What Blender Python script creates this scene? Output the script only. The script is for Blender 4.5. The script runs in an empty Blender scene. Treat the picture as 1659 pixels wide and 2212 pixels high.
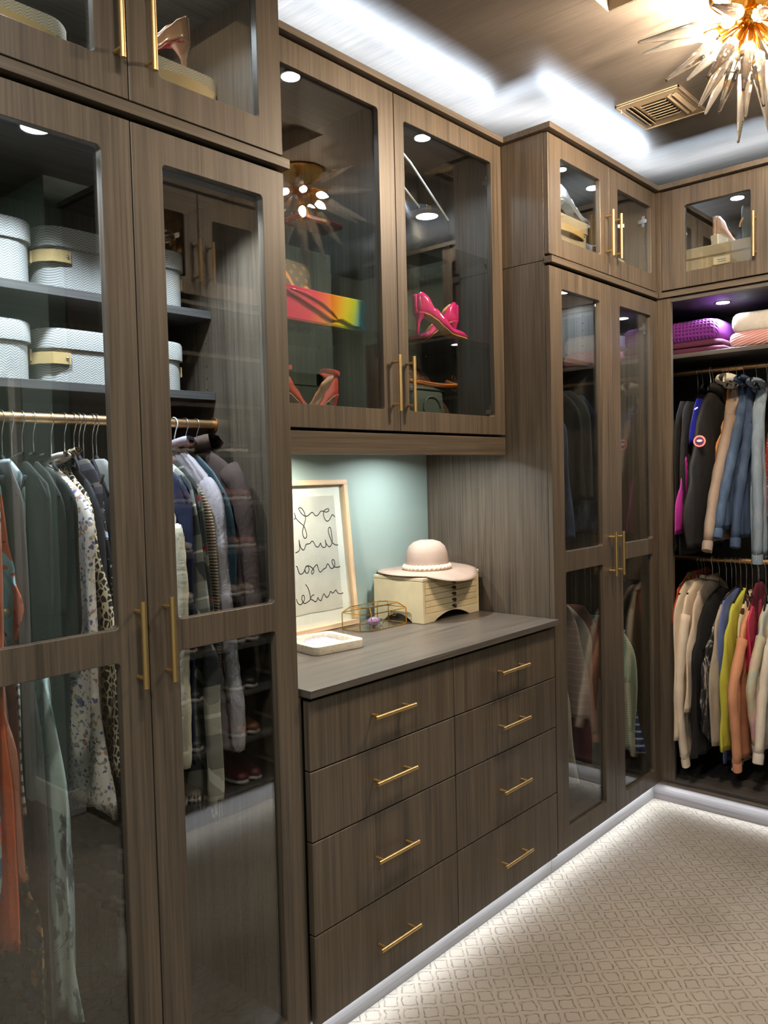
import bpy, bmesh, math, random
from mathutils import Vector, Matrix
from mathutils.geometry import tessellate_polygon
random.seed(7)
PI = math.pi
scene = bpy.context.scene
COL = scene.collection

# ---------------------------------------------------------------- camera
YAW, PITCH, ROLL = math.radians(41.93574), math.radians(-2.49615), math.radians(-1.41173)
fwd = Vector((math.cos(YAW)*math.cos(PITCH), math.sin(YAW)*math.cos(PITCH), math.sin(PITCH)))
rgt = Vector((math.sin(YAW), -math.cos(YAW), 0)); upv = rgt.cross(fwd)
r2 = rgt*math.cos(ROLL) + upv*math.sin(ROLL); u2 = upv*math.cos(ROLL) - rgt*math.sin(ROLL)
cam_d = bpy.data.cameras.new('camera'); cam = bpy.data.objects.new('camera', cam_d); COL.objects.link(cam)
cam.matrix_world = Matrix(((r2.x, u2.x, -fwd.x, 0.0), (r2.y, u2.y, -fwd.y, -1.57748), (r2.z, u2.z, -fwd.z, 1.55539), (0, 0, 0, 1)))
cam_d.sensor_fit = 'HORIZONTAL'; cam_d.sensor_width = 36.0; cam_d.lens = 1755.983/1659*36.0; cam_d.clip_start = 0.02
scene.camera = cam

# ---------------------------------------------------------------- world, exposure
w = bpy.data.worlds.new('world'); scene.world = w; w.use_nodes = True
w.node_tree.nodes['Background'].inputs[0].default_value = (0.9, 0.95, 1.0, 1); w.node_tree.nodes['Background'].inputs[1].default_value = 0.02
scene.view_settings.view_transform = 'Standard'; scene.view_settings.look = 'None'
scene.view_settings.exposure = 0.0; scene.view_settings.gamma = 1.0; scene.view_settings.use_curve_mapping = False
scene.cycles.max_bounces = 10; scene.cycles.transparent_max_bounces = 16; scene.cycles.transmission_bounces = 8
scene.cycles.caustics_reflective = False; scene.cycles.caustics_refractive = False
scene.cycles.sample_clamp_indirect = 4.0

# ---------------------------------------------------------------- lights
COOL = (0.74, 0.86, 1.0); WARM = (1.0, 0.80, 0.58); NEUT = (1.0, 0.95, 0.88)
def area(name, loc, size, power, color, rot=(0, 0, 0), size_y=None, shape=None, spread=None):
    l = bpy.data.lights.new(name, 'AREA'); l.energy = power; l.color = color; l.size = size
    if size_y: l.shape = 'RECTANGLE'; l.size_y = size_y
    if shape: l.shape = shape
    if spread: l.spread = math.radians(spread)
    o = bpy.data.objects.new(name, l); o.location = loc; o.rotation_euler = rot; COL.objects.link(o); return o
UPR = (PI, 0, 0)
# cove strips lying on the cabinet tops behind the crown, shining up
CP = 9.5; cz = 2.828
area('cove_light', (0.97, 0.070, cz), 0.84, 0.84*CP, COOL, UPR, 0.02)
area('cove_light', (2.06, 0.276, cz), 1.42, 1.42*CP, COOL, UPR, 0.02)
area('cove_light', (1.335, 0.17, cz), 0.02, 0.18*CP, COOL, UPR, 0.18)
area('cove_light', (2.785, 0.17, cz), 0.02, 0.18*CP, COOL, UPR, 0.18)
area('cove_light', (3.26, 0.070, cz), 0.94, 0.94*CP, COOL, UPR, 0.02)
area('cove_light', (3.745, -0.66, cz), 0.02, 1.4*CP*0.8, COOL, UPR, 1.42)
area('cove_light', (2.42, -1.47, 2.85), 1.08, 6.0, COOL, UPR, 0.012)
# toe-kick strips under the cabinets, shining down on the carpet
area('toe_light', (0.97, 0.010, 0.078), 0.86, 1.5, COOL, (0, 0, 0), 0.012)
area('toe_light', (2.06, 0.010, 0.078), 1.26, 2.2, COOL, (0, 0, 0), 0.012)
area('toe_light', (3.17, 0.010, 0.078), 0.92, 1.7, COOL, (0, 0, 0), 0.012)
area('toe_light', (3.635, -0.66, 0.078), 0.010, 2.0, COOL, (0, 0, 0), 1.28)
area('toe_light', (2.42, -1.385, 0.078), 1.08, 6.0, COOL, (0, 0, 0), 0.012)
# ceiling downlight near the end run, then three added unseen fill lamps
for lx, ly, lp in ((3.47, -0.74, 8.0), (0.75, -0.95, 9.0), (-0.3, -0.9, 28.0), (0.4, -2.4, 28.0)):
    area('downlight', (lx, ly, 2.942), 0.11, lp, NEUT, shape='DISK')

# ---------------------------------------------------------------- materials
def nmat(name, base=(0.5, 0.5, 0.5), rough=0.5, metal=0.0, **kw):
    m = bpy.data.materials.new(name); m.use_nodes = True
    b = m.node_tree.nodes['Principled BSDF']
    b.inputs['Base Color'].default_value = (*base, 1); b.inputs['Roughness'].default_value = rough; b.inputs['Metallic'].default_value = metal
    for k, v in kw.items():
        b.inputs[k.replace('_', ' ')].default_value = v
    return m
class N:
    def __init__(s, m): s.t = m.node_tree; s.b = s.t.nodes['Principled BSDF']
    def n(s, typ, ins=None, **kw):
        x = s.t.nodes.new(typ)
        for k, v in kw.items(): setattr(x, k, v)
        for k, v in (ins or {}).items():
            if hasattr(v, 'is_output') or isinstance(v, bpy.types.NodeSocket): s.t.links.new(v, x.inputs[k])
            else: x.inputs[k].default_value = v
        return x
    def link(s, a, b): s.t.links.new(a, b)
    def obj(s, scale=(1, 1, 1), rot=(0, 0, 0)):
        tc = s.n('ShaderNodeTexCoord'); mp = s.n('ShaderNodeMapping'); s.link(tc.outputs['Object'], mp.inputs[0])
        mp.inputs['Scale'].default_value = scale; mp.inputs['Rotation'].default_value = rot; return mp.outputs[0]
    def xyz(s, v): return s.n('ShaderNodeSeparateXYZ', {0: v}).outputs
    def math(s, op, a, b=0.0, c=None):
        ins = {0: a, 1: b}
        if c is not None: ins[2] = c
        return s.n('ShaderNodeMath', ins, operation=op).outputs[0]
    def noise(s, v, scale=1, detail=4, rough=0.5, dist=0.0):
        return s.n('ShaderNodeTexNoise', {'Vector': v, 'Scale': scale, 'Detail': detail, 'Roughness': rough, 'Distortion': dist}).outputs[0]
    def ramp(s, f, stops, interp='LINEAR'):
        r = s.n('ShaderNodeValToRGB', {0: f}); e = r.color_ramp; e.interpolation = interp
        while len(e.elements) > 1: e.elements.remove(e.elements[-1])
        e.elements[0].position = stops[0][0]; e.elements[0].color = (*stops[0][1], 1)
        for p, c in stops[1:]:
            k = e.elements.new(p); k.color = (*c, 1)
        return r.outputs[0]
    def mix(s, f, a, b, mode='MIX'):
        x = s.n('ShaderNodeMix', data_type='RGBA', blend_type=mode)
        for i, v in ((0, f), (6, a), (7, b)):
            if isinstance(v, bpy.types.NodeSocket): s.link(v, x.inputs[i])
            elif i == 0: x.inputs[0].default_value = v
            else: x.inputs[i].default_value = (*v, 1)
        return x.outputs[2]
    def base(s, c): s.link(c, s.b.inputs['Base Color'])
    def bump(s, h, strength=0.3, dist=0.002):
        b = s.n('ShaderNodeBump', {'Height': h, 'Strength': strength, 'Distance': dist}); s.link(b.outputs[0], s.b.inputs['Normal'])

def S(r, g, b):   # sRGB 0-255 to linear
    f = lambda c: (c/255/12.92) if c/255 <= 0.04045 else ((c/255+0.055)/1.055)**2.4
    return (f(r), f(g), f(b))

def wood(name, axis, dark=(64, 56, 47), light=(102, 90, 76), rough=0.42):
    m = nmat(name, rough=rough); g = N(m)
    fine = {'z': (150, 150, 3.0), 'x': (3.0, 150, 150), 'y': (150, 3.0, 150)}[axis]
    wide = {'z': (16, 16, 0.7), 'x': (0.7, 16, 16), 'y': (16, 0.7, 16)}[axis]
    mid = {'z': (55, 55, 1.6), 'x': (1.6, 55, 55), 'y': (55, 1.6, 55)}[axis]
    oi = g.n('ShaderNodeObjectInfo').outputs['Random']
    off = g.n('ShaderNodeVectorMath', {0: g.obj(), 1: (0, 0, 0)}, operation='ADD')
    cmb = g.n('ShaderNodeCombineXYZ', {0: g.math('MULTIPLY', oi, 3.7), 1: g.math('MULTIPLY', oi, 2.3), 2: g.math('MULTIPLY', oi, 1.9)})
    g.link(cmb.outputs[0], off.inputs[1]); v = off.outputs[0]
    def nz(sc, d, r=0.55):
        mp = g.n('ShaderNodeMapping', {0: v, 'Scale': sc}); return g.noise(mp.outputs[0], 1, d, r, 0.3)
    f, md, wd = nz(fine, 3), nz(mid, 3), nz(wide, 2)
    s1 = g.math('ADD', g.math('MULTIPLY', f, 0.5), g.math('MULTIPLY', md, 0.3))
    s2 = g.math('ADD', s1, g.math('MULTIPLY', wd, 0.28))
    g.base(g.ramp(s2, [(0.40, S(*dark)), (0.68, S(*light))]))
    g.bump(s1, 0.25, 0.0012); return m
WZ = wood('wood_vertical_grain', 'z'); WX = wood('wood_horizontal_grain', 'x'); WY = wood('wood_depth_grain', 'y')
TOPM = wood('worktop_wood', 'x', (74, 69, 64), (102, 96, 89), 0.33)
INZ = wood('interior_wood_vertical', 'z', (62, 58, 55), (96, 91, 86), 0.5); INX = wood('interior_wood_horizontal', 'x', (56, 54, 53), (92, 89, 87), 0.5)
INY = wood('interior_wood_depth', 'y', (56, 54, 53), (92, 89, 87), 0.5)
KICK = wood('plinth_wood', 'x', (110, 103, 98), (136, 129, 124), 0.5); KICKY = wood('plinth_wood_depth', 'y', (94, 86, 82), (122, 114, 110), 0.5)
DARK = nmat('recess_shade', (0.012, 0.011, 0.011), 0.8)  # near-black colour stands in for shade inside gaps and recesses
BRASS = nmat('brushed_brass', S(226, 190, 128), 0.38, 1.0); ROD = nmat('champagne_rod', S(214, 172, 126), 0.38, 1.0)
GOLD = nmat('polished_brass', S(226, 172, 74), 0.16, 1.0); STEEL = nmat('steel', (0.62, 0.62, 0.63), 0.25, 1.0)
SILVER = nmat('silver', (0.85, 0.85, 0.87), 0.12, 1.0)

def glass_pane(name, tint=(0.92, 0.94, 0.93), ior=1.95, rough=0.0):
    m = bpy.data.materials.new(name); m.use_nodes = True; t = m.node_tree; t.nodes.clear()
    o = t.nodes.new('ShaderNodeOutputMaterial'); mx = t.nodes.new('ShaderNodeMixShader'); lw = t.nodes.new('ShaderNodeLayerWeight'); lw.inputs[0].default_value = 0.5; f0 = ((ior-1)/(ior+1))**2
    pw = t.nodes.new('ShaderNodeMath'); pw.operation = 'POWER'; pw.inputs[1].default_value = 5.0; t.links.new(lw.outputs['Facing'], pw.inputs[0])
    fr = t.nodes.new('ShaderNodeMath'); fr.operation = 'MULTIPLY_ADD'; fr.inputs[1].default_value = 1-f0; fr.inputs[2].default_value = f0; t.links.new(pw.outputs[0], fr.inputs[0])
    tr = t.nodes.new('ShaderNodeBsdfTransparent'); tr.inputs[0].default_value = (*tint, 1)
    gl = t.nodes.new('ShaderNodeBsdfGlossy'); gl.inputs['Roughness'].default_value = rough
    t.links.new(fr.outputs[0], mx.inputs[0]); t.links.new(tr.outputs[0], mx.inputs[1]); t.links.new(gl.outputs[0], mx.inputs[2]); t.links.new(mx.outputs[0], o.inputs[0]); return m
PANE = glass_pane('door_glass'); SHELFGLASS = glass_pane('shelf_glass', (0.86, 0.92, 0.90), 1.5)
CLEAR = glass_pane('clear_glass', (0.97, 0.99, 0.98), 1.5)
CRYSTAL = nmat('crystal', (1, 0.97, 0.92), 0.05, 0.0, Transmission_Weight=0.92, IOR=1.45)
_g = N(CRYSTAL); _v = _g.n('ShaderNodeTexVoronoi', {'Vector': _g.obj((1, 1, 1)), 'Scale': 90.0}); _g.bump(_g.math('LESS_THAN', _v.outputs[0], 0.28), 0.5, 0.002)

def emit(name, color, strength):
    m = bpy.data.materials.new(name); m.use_nodes = True; t = m.node_tree; t.nodes.clear()
    o = t.nodes.new('ShaderNodeOutputMaterial'); e = t.nodes.new('ShaderNodeEmission'); e.inputs[0].default_value = (*color, 1); e.inputs[1].default_value = strength
    t.links.new(e.outputs[0], o.inputs[0]); return m
PUCK = emit('led_puck', (0.93, 0.97, 1.0), 14.0); BULB = emit('bulb_glow', (1.0, 0.77, 0.54), 2100.0); DOWN = emit('downlight_lens', (1.0, 0.94, 0.85), 6.0)
STRIP = emit('led_strip', COOL, 4.0)
SAGE = nmat('sage_wall_paint', S(156, 174, 166), 0.6); _g = N(SAGE); _g.bump(_g.noise(_g.obj(), 300, 2), 0.08, 0.001)
SAGED = nmat('sage_door_paint', S(120, 136, 124), 0.4)
WHITE = nmat('white_paint', S(225, 222, 214), 0.45)

def ceiling_mat():
    m = nmat('grasscloth_ceiling', rough=0.36); g = N(m)
    f = g.noise(g.obj((190, 5, 190)), 1, 3, 0.6); c = g.noise(g.obj((9, 1.2, 9)), 1, 2)
    s = g.math('ADD', g.math('MULTIPLY', f, 0.7), g.math('MULTIPLY', c, 0.3))
    g.base(g.ramp(s, [(0.3, S(78, 73, 69)), (0.7, S(104, 98, 92))])); g.bump(f, 0.22, 0.0015); return m
CEIL = ceiling_mat()
def carpet_mat():
    m = nmat('sculpted_carpet', rough=0.95); g = N(m)
    wob = g.noise(g.obj(), 30, 3); v = g.obj((1, 1, 1), (0, 0, math.radians(45)))
    X = g.xyz(v); q = 0.0570
    wb = g.math('MULTIPLY', g.math('SUBTRACT', wob, 0.5), 0.34)
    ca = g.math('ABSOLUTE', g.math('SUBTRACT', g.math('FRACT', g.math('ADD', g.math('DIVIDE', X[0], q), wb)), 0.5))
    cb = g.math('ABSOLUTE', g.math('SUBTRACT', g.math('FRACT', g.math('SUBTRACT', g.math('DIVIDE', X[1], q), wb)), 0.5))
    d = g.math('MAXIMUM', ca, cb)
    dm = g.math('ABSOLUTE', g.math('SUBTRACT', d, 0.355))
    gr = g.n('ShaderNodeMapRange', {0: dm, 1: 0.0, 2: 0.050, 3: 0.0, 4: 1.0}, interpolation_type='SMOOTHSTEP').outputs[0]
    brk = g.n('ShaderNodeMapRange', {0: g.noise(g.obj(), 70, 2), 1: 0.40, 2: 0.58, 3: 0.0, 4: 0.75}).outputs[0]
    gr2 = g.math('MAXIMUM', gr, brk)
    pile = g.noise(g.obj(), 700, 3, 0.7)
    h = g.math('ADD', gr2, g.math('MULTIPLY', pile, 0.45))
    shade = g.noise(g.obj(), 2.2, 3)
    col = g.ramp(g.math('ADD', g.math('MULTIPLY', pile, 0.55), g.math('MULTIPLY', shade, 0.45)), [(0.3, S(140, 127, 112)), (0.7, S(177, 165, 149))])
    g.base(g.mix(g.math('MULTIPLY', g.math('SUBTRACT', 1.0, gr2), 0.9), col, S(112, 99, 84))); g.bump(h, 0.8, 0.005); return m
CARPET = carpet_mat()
NOWRINKLE = ('cream_lacquer', 'cream_drawer', 'beige_linen', 'tan_leather', 'blush_felt', 'braided_ribbon', 'deckled_paper')
def plain(name, rgb, rough=0.9, bs=500, b=0.25, **kw):
    m = nmat(name, S(*rgb), rough, **kw); g = N(m); n = g.noise(g.obj(), bs, 3)
    if name not in NOWRINKLE: n = g.math('ADD', g.math('MULTIPLY', n, 0.35), g.math('MULTIPLY', g.noise(g.obj((1, 1, 0.55)), 16, 5, 0.6, 0.8), 5.0)); b = max(b, 0.55)
    g.base(g.mix(g.noise(g.obj(), 14, 3), tuple(c*0.78 for c in S(*rgb)), tuple(min(1, c*1.15) for c in S(*rgb)))); g.bump(n, b, 0.002); return m
def herringbone(name, a=(194, 192, 186), b=(134, 134, 131)):
    m = nmat(name, rough=0.85); g = N(m); X = g.xyz(g.obj())
    u = g.math('ADD', X[0], X[1])
    zz = g.math('ABSOLUTE', g.math('SUBTRACT', g.math('FRACT', g.math('MULTIPLY', u, 45)), 0.5))
    s = g.math('FRACT', g.math('ADD', g.math('MULTIPLY', X[2], 165), g.math('MULTIPLY', zz, 2.6)))
    k = g.n('ShaderNodeMapRange', {0: g.math('ABSOLUTE', g.math('SUBTRACT', s, 0.5)), 1: 0.12, 2: 0.34}).outputs[0]
    g.base(g.mix(k, S(*a), S(*b))); g.bump(k, 0.2, 0.001); return m
HERR = herringbone('herringbone_linen'); LINEN = plain('beige_linen', (176, 162, 138), 0.9, 900, 0.3); HERRB = herringbone('tan_herringbone', (206, 196, 176), (168, 158, 138))
TAN = plain('tan_leather', (196, 166, 112), 0.45, 400, 0.1)
def stripes(name, c1, c2, freq, vec=(0, 0, 1), duty=0.5, c3=None):
    m = nmat(name, rough=0.9); g = N(m); d = g.n('ShaderNodeVectorMath', {0: g.obj(), 1: vec}, operation='DOT_PRODUCT').outputs['Value']
    f = g.math('FRACT', g.math('MULTIPLY', d, freq)); stops = [(0.0, S(*c1)), (duty, S(*c2))]
    if c3: stops.append((duty+(1-duty)*0.6, S(*c3)))
    g.base(g.ramp(f, stops, 'CONSTANT')); g.bump(g.noise(g.obj(), 500, 2), 0.2, 0.001); return m
def rib(name, rgb, freq, vec=(0, 0, 1), depth=0.6):
    m = nmat(name, S(*rgb), 0.9); g = N(m); d = g.n('ShaderNodeVectorMath', {0: g.obj(), 1: vec}, operation='DOT_PRODUCT').outputs['Value']
    f = g.math('SINE', g.math('MULTIPLY', d, freq*2*PI)); k = g.math('ADD', g.math('MULTIPLY', f, 0.5), 0.5)
    g.base(g.mix(k, tuple(c*0.6 for c in S(*rgb)), S(*rgb))); g.bump(k, depth, 0.003); return m
def waffle(name, rgb, freq):
    m = nmat(name, S(*rgb), 0.9); g = N(m); X = g.xyz(g.obj())
    a = g.math('SINE', g.math('MULTIPLY', X[1], freq*2*PI)); b = g.math('SINE', g.math('MULTIPLY', g.math('ADD', X[2], X[0]), freq*2*PI))
    k = g.math('ADD', g.math('MULTIPLY', g.math('MAXIMUM', a, b), 0.5), 0.5)
    g.base(g.mix(k, tuple(c*0.35 for c in S(*rgb)), S(*rgb))); g.bump(k, 0.9, 0.005); return m
def floral(name, ground, spots, scale=45, thr=0.35, dots=None):
    m = nmat(name, rough=0.85); g = N(m); v = g.obj(); nv = g.n('ShaderNodeTexNoise', {'Vector': v, 'Scale': 60.0, 'Detail': 1.0}).outputs[1]
    vv = g.n('ShaderNodeVectorMath', {0: v, 1: nv}, operation='MULTIPLY_ADD'); 
    vv.operation = 'ADD'; sc = g.n('ShaderNodeVectorMath', {0: nv}, operation='SCALE'); sc.inputs['Scale'].default_value = 0.02; g.link(sc.outputs[0], vv.inputs[1])
    col = None; prev = S(*ground)
    for i, (rgb, sc2, t) in enumerate(spots):
        vo = g.n('ShaderNodeTexVoronoi', {'Vector': vv.outputs[0], 'Scale': scale*sc2, 'Randomness': 1.0}); f = g.math('LESS_THAN', vo.outputs[0], t)
        if i % 2: vo.feature = 'F1'; vo.distance = 'MANHATTAN'
        prev = g.mix(f, prev, S(*rgb))
    g.base(prev); g.bump(g.noise(g.obj(), 300, 2), 0.15, 0.001); return m
def leopard(name, ground, ink, scale=70):
    m = nmat(name, rough=0.8); g = N(m); v = g.obj((1, 1, 0.8)); vo = g.n('ShaderNodeTexVoronoi', {'Vector': v, 'Scale': float(scale)}, feature='DISTANCE_TO_EDGE')
    f = g.math('GREATER_THAN', g.math('ADD', vo.outputs[0], g.math('MULTIPLY', g.noise(v, 120, 1), 0.12)), 0.17)
    g.base(g.mix(f, S(*ground), S(*ink))); return m
def tiedye(name, stops, scale=7, dist=1.5):
    m = nmat(name, rough=0.85); g = N(m); f = g.noise(g.obj((1.6, 1.6, 0.8)), scale, 5, 0.6, dist)
    g.base(g.ramp(f, [(p, S(*c)) for p, c in stops])); g.bump(g.noise(g.obj(), 400, 2), 0.2, 0.001); return m
def plaid(name, base, dark, light, freq=9.0, red=None):
    m = nmat(name, rough=0.95); g = N(m); X = g.xyz(g.obj((1, 1, 1), (math.radians(14), 0, 0)))
    def band(c, lo, hi, fr=freq):
        f = g.math('FRACT', g.math('MULTIPLY', c, fr)); return g.math('MULTIPLY', g.math('GREATER_THAN', f, lo), g.math('LESS_THAN', f, hi))
    b1 = g.math('ADD', g.math('MULTIPLY', band(X[2], 0.0, 0.42), 0.5), g.math('MULTIPLY', band(g.math('ADD', X[1], X[0]), 0.0, 0.45), 0.5))
    c = g.mix(b1, S(*base), S(*dark)); l1 = g.math('MAXIMUM', band(X[2], 0.62, 0.67), band(g.math('ADD', X[1], X[0]), 0.68, 0.73)); c = g.mix(l1, c, S(*light))
    if red: c = g.mix(band(X[2], 0.84, 0.93), c, S(*red))
    g.base(c); g.bump(g.noise(g.obj(), 500, 3), 0.4, 0.002); return m
def chevron(name, a, b):
    m = nmat(name, rough=0.9); g = N(m); X = g.xyz(g.obj()); u = g.math('ADD', X[0], X[1])
    zz = g.math('ABSOLUTE', g.math('SUBTRACT', g.math('FRACT', g.math('MULTIPLY', u, 35)), 0.5))
    s = g.math('FRACT', g.math('ADD', g.math('MULTIPLY', X[2], 90), g.math('MULTIPLY', zz, 1.4)))
    g.base(g.mix(g.math('LESS_THAN', s, 0.4), S(*a), S(*b))); return m
def denim(name, rgb, wash=(150, 170, 190), amt=0.4):
    m = nmat(name, rough=0.85); g = N(m); n = g.noise(g.obj((1, 1, 0.4)), 22, 4, 0.6); t = g.noise(g.obj((300, 300, 60)), 1, 3)
    c = g.mix(g.math('MULTIPLY', g.n('ShaderNodeMapRange', {0: n, 1: 0.45, 2: 0.75}).outputs[0], amt), S(*rgb), S(*wash)); c = g.mix(g.math('MULTIPLY', t, 0.35), c, tuple(x*0.5 for x in S(*rgb)))
    g.base(c); g.bump(t, 0.4, 0.001); return m
def marble(name):
    m = nmat(name, rough=0.22); g = N(m); n = g.noise(g.obj(), 14, 6, 0.6, 2.0); v = g.n('ShaderNodeMapRange', {0: g.math('ABSOLUTE', g.math('SUBTRACT', n, 0.5)), 1: 0.0, 2: 0.022}).outputs[0]
    k = g.noise(g.obj((1, 1, 1)), 9, 3)
    c = g.mix(v, S(190, 180, 150), S(216, 210, 194)); c = g.mix(g.math('GREATER_THAN', k, 0.66), c, S(176, 165, 112)); g.base(c); return m
def monogram(name):
    m = nmat(name, rough=0.55); g = N(m); X = g.xyz(g.obj()); u = g.math('ADD', X[0], g.math('MULTIPLY', X[1], 1.0))
    def motif(o, kind):
        a = g.math('SUBTRACT', g.math('FRACT', g.math('ADD', g.math('MULTIPLY', u, 24), o)), 0.5); b = g.math('SUBTRACT', g.math('FRACT', g.math('ADD', g.math('MULTIPLY', X[2], 24), o)), 0.5)
        r = g.math('SQRT', g.math('ADD', g.math('MULTIPLY', a, a), g.math('MULTIPLY', b, b))); th = g.math('ARCTAN2', b, a)
        rr = g.math('ADD', 0.13, g.math('MULTIPLY', g.math('COSINE', g.math('MULTIPLY', th, 4)), kind)); return g.math('MULTIPLY', g.math('LESS_THAN', r, rr), g.math('GREATER_THAN', r, 0.05))
    f = g.math('MAXIMUM', motif(0.0, 0.07), motif(0.5, -0.06)); g.base(g.mix(f, S(74, 52, 38), S(150, 118, 72))); return m
MONO = monogram('monogram_canvas')
def patent(name, rgb): return nmat(name, S(*rgb), 0.12, Coat_Weight=0.6)

# ---------------------------------------------------------------- mesh helpers
class MB:
    def __init__(s): s.v = []; s.f = []; s.m = []
    def add(s, vs, fs, mi=0):
        o = len(s.v); s.v += [tuple(p) for p in vs]; s.f += [tuple(i+o for i in f) for f in fs]; s.m += [mi]*len(fs); return s
    def box(s, x0, x1, y0, y1, z0, z1, mi=0):
        v = [(x, y, z) for x in (x0, x1) for y in (y0, y1) for z in (z0, z1)]
        return s.add(v, [(0, 1, 3, 2), (4, 6, 7, 5), (0, 4, 5, 1), (2, 3, 7, 6), (0, 2, 6, 4), (1, 5, 7, 3)], mi)
    def obox(s, c, ax, ay, az, mi=0):
        c = Vector(c); v = [c+Vector(ax)*i+Vector(ay)*j+Vector(az)*k for i in (-1, 1) for j in (-1, 1) for k in (-1, 1)]
        return s.add(v, [(0, 1, 3, 2), (4, 6, 7, 5), (0, 4, 5, 1), (2, 3, 7, 6), (0, 2, 6, 4), (1, 5, 7, 3)], mi)
    def ringloft(s, rings, cap=True, mi=0, closed=True):
        n = len(rings[0]); o = len(s.v)
        for r in rings: s.v += [tuple(p) for p in r]
        for i in range(len(rings)-1):
            for j in range(n if closed else n-1):
                k = (j+1) % n; s.f.append((o+i*n+j, o+i*n+k, o+(i+1)*n+k, o+(i+1)*n+j)); s.m.append(mi)
        if cap:
            s.f.append(tuple(o+j for j in range(n))[::-1]); s.m.append(mi); s.f.append(tuple(o+(len(rings)-1)*n+j for j in range(n))); s.m.append(mi)
        return s
    def tube(s, pts, r, n=10, cap=True, mi=0, flat=1.0, up=None):
        pts = [Vector(p) for p in pts]; rs = r if isinstance(r, (list, tuple)) else [r]*len(pts); rings = []; prev = None
        for i, p in enumerate(pts):
            t = (pts[min(i+1, len(pts)-1)]-pts[max(i-1, 0)]).normalized()
            if prev is None:
                a = Vector(up) if up else (Vector((0, 0, 1)) if abs(t.z) < 0.9 else Vector((1, 0, 0)))
                prev = (a - t*a.dot(t)).normalized()
            else:
                q = prev - t*prev.dot(t); prev = q.normalized() if q.length > 1e-6 else prev
            b = t.cross(prev)
            rings.append([p+prev*math.cos(2*PI*k/n)*rs[i]+b*math.sin(2*PI*k/n)*rs[i]*flat for k in range(n)])
        return s.ringloft(rings, cap, mi)
    def lathe(s, prof, c=(0, 0, 0), n=32, mi=0, axis='z'):
        rings = []
        for r, z in prof:
            rings.append([(c[0]+r*math.cos(2*PI*k/n), c[1]+r*math.sin(2*PI*k/n), c[2]+z) if axis == 'z' else (c[0]+r*math.cos(2*PI*k/n), c[1]+z, c[2]+r*math.sin(2*PI*k/n)) for k in range(n)])
        return s.ringloft(rings, True, mi)
    def sphere(s, c, r, n=14, sc=(1, 1, 1), mi=0):
        m = n//2+1; rings = []
        for i in range(m+1):
            a = PI*(i+0.02)/(m+0.04); rings.append([(c[0]+r*sc[0]*math.sin(a)*math.cos(2*PI*k/n), c[1]+r*sc[1]*math.sin(a)*math.sin(2*PI*k/n), c[2]+r*sc[2]*math.cos(a)) for k in range(n)])
        return s.ringloft(rings, True, mi)
    def plate(s, outer, holes, th, f, mi=0):
        """flat plate from a 2-D outline with holes, thickness th; f maps (u, v, w) to the world"""
        loops = [outer]+holes; tri = tessellate_polygon([[Vector((u, v, 0)) for u, v in l] for l in loops]); flat = [p for l in loops for p in l]; n = len(flat)
        vs = [f(u, v, 0) for u, v in flat]+[f(u, v, th) for u, v in flat]; fs = [tuple(t) for t in tri]+[tuple(i+n for i in t)[::-1] for t in tri]; o = 0
        for l in loops:
            k = len(l)
            for i in range(k): j = (i+1) % k; fs.append((o+i, o+j, o+j+n, o+i+n))
            o += k
        return s.add(vs, fs, mi)
def rrect(u0, u1, v0, v1, r, n=5):
    out = []
    for cx, cy, a0 in ((u1-r, v1-r, 0), (u0+r, v1-r, 90), (u0+r, v0+r, 180), (u1-r, v0+r, 270)):
        for i in range(n+1): a = math.radians(a0+90*i/n); out.append((cx+r*math.cos(a), cy+r*math.sin(a)))
    return out

ORG = {}
def mesh_of(name, mb, mats, L=(0, 0, 0), smooth=False, fix=True):
    me = bpy.data.meshes.new(name); L = Vector(L)
    me.from_pydata([tuple(Vector(p)-L) for p in mb.v], [], mb.f); mats = mats if isinstance(mats, (list, tuple)) else [mats]
    for m in mats: me.materials.append(m)
    if len(mats) > 1: me.polygons.foreach_set('material_index', mb.m)
    if fix:
        b = bmesh.new(); b.from_mesh(me); bmesh.ops.recalc_face_normals(b, faces=b.faces); b.to_mesh(me); b.free()
    if smooth: me.polygons.foreach_set('use_smooth', [True]*len(me.polygons))
    me.update(); return me
def props(o, label=None, cat=None, group=None, kind=None):
    if label: o['label'] = label
    if cat: o['category'] = cat
    if group: o['group'] = group
    if kind: o['kind'] = kind
    return o
def thing(name, loc, label, cat, group=None):
    o = bpy.data.objects.new(name, None); o.location = loc; o.empty_display_size = 0.05; COL.objects.link(o); ORG[o.name] = Vector(loc); return props(o, label, cat, group)
def bevel(o, wd=0.0012, seg=1):
    m = o.modifiers.new('bevel', 'BEVEL'); m.width = wd; m.segments = seg; m.limit_method = 'ANGLE'; m.angle_limit = math.radians(40); return o
def autosmooth(me, ang=35):
    me.polygons.foreach_set('use_smooth', [True]*len(me.polygons))
    b = bmesh.new(); b.from_mesh(me)
    for e in b.edges:
        if len(e.link_faces) == 2 and e.calc_face_angle(0) > math.radians(ang): e.smooth = False
    b.to_mesh(me); b.free()
def part(name, mb, mats, parent, smooth=False, bev=0.0, label=None, kind=None):
    L = ORG[parent.name]; me = mesh_of(name, mb, mats, L, smooth is True)
    if smooth == 'auto': autosmooth(me)
    o = bpy.data.objects.new(name, me); o.parent = parent; COL.objects.link(o); ORG[o.name] = L
    if bev: bevel(o, bev)
    return props(o, label, kind=kind)
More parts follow.
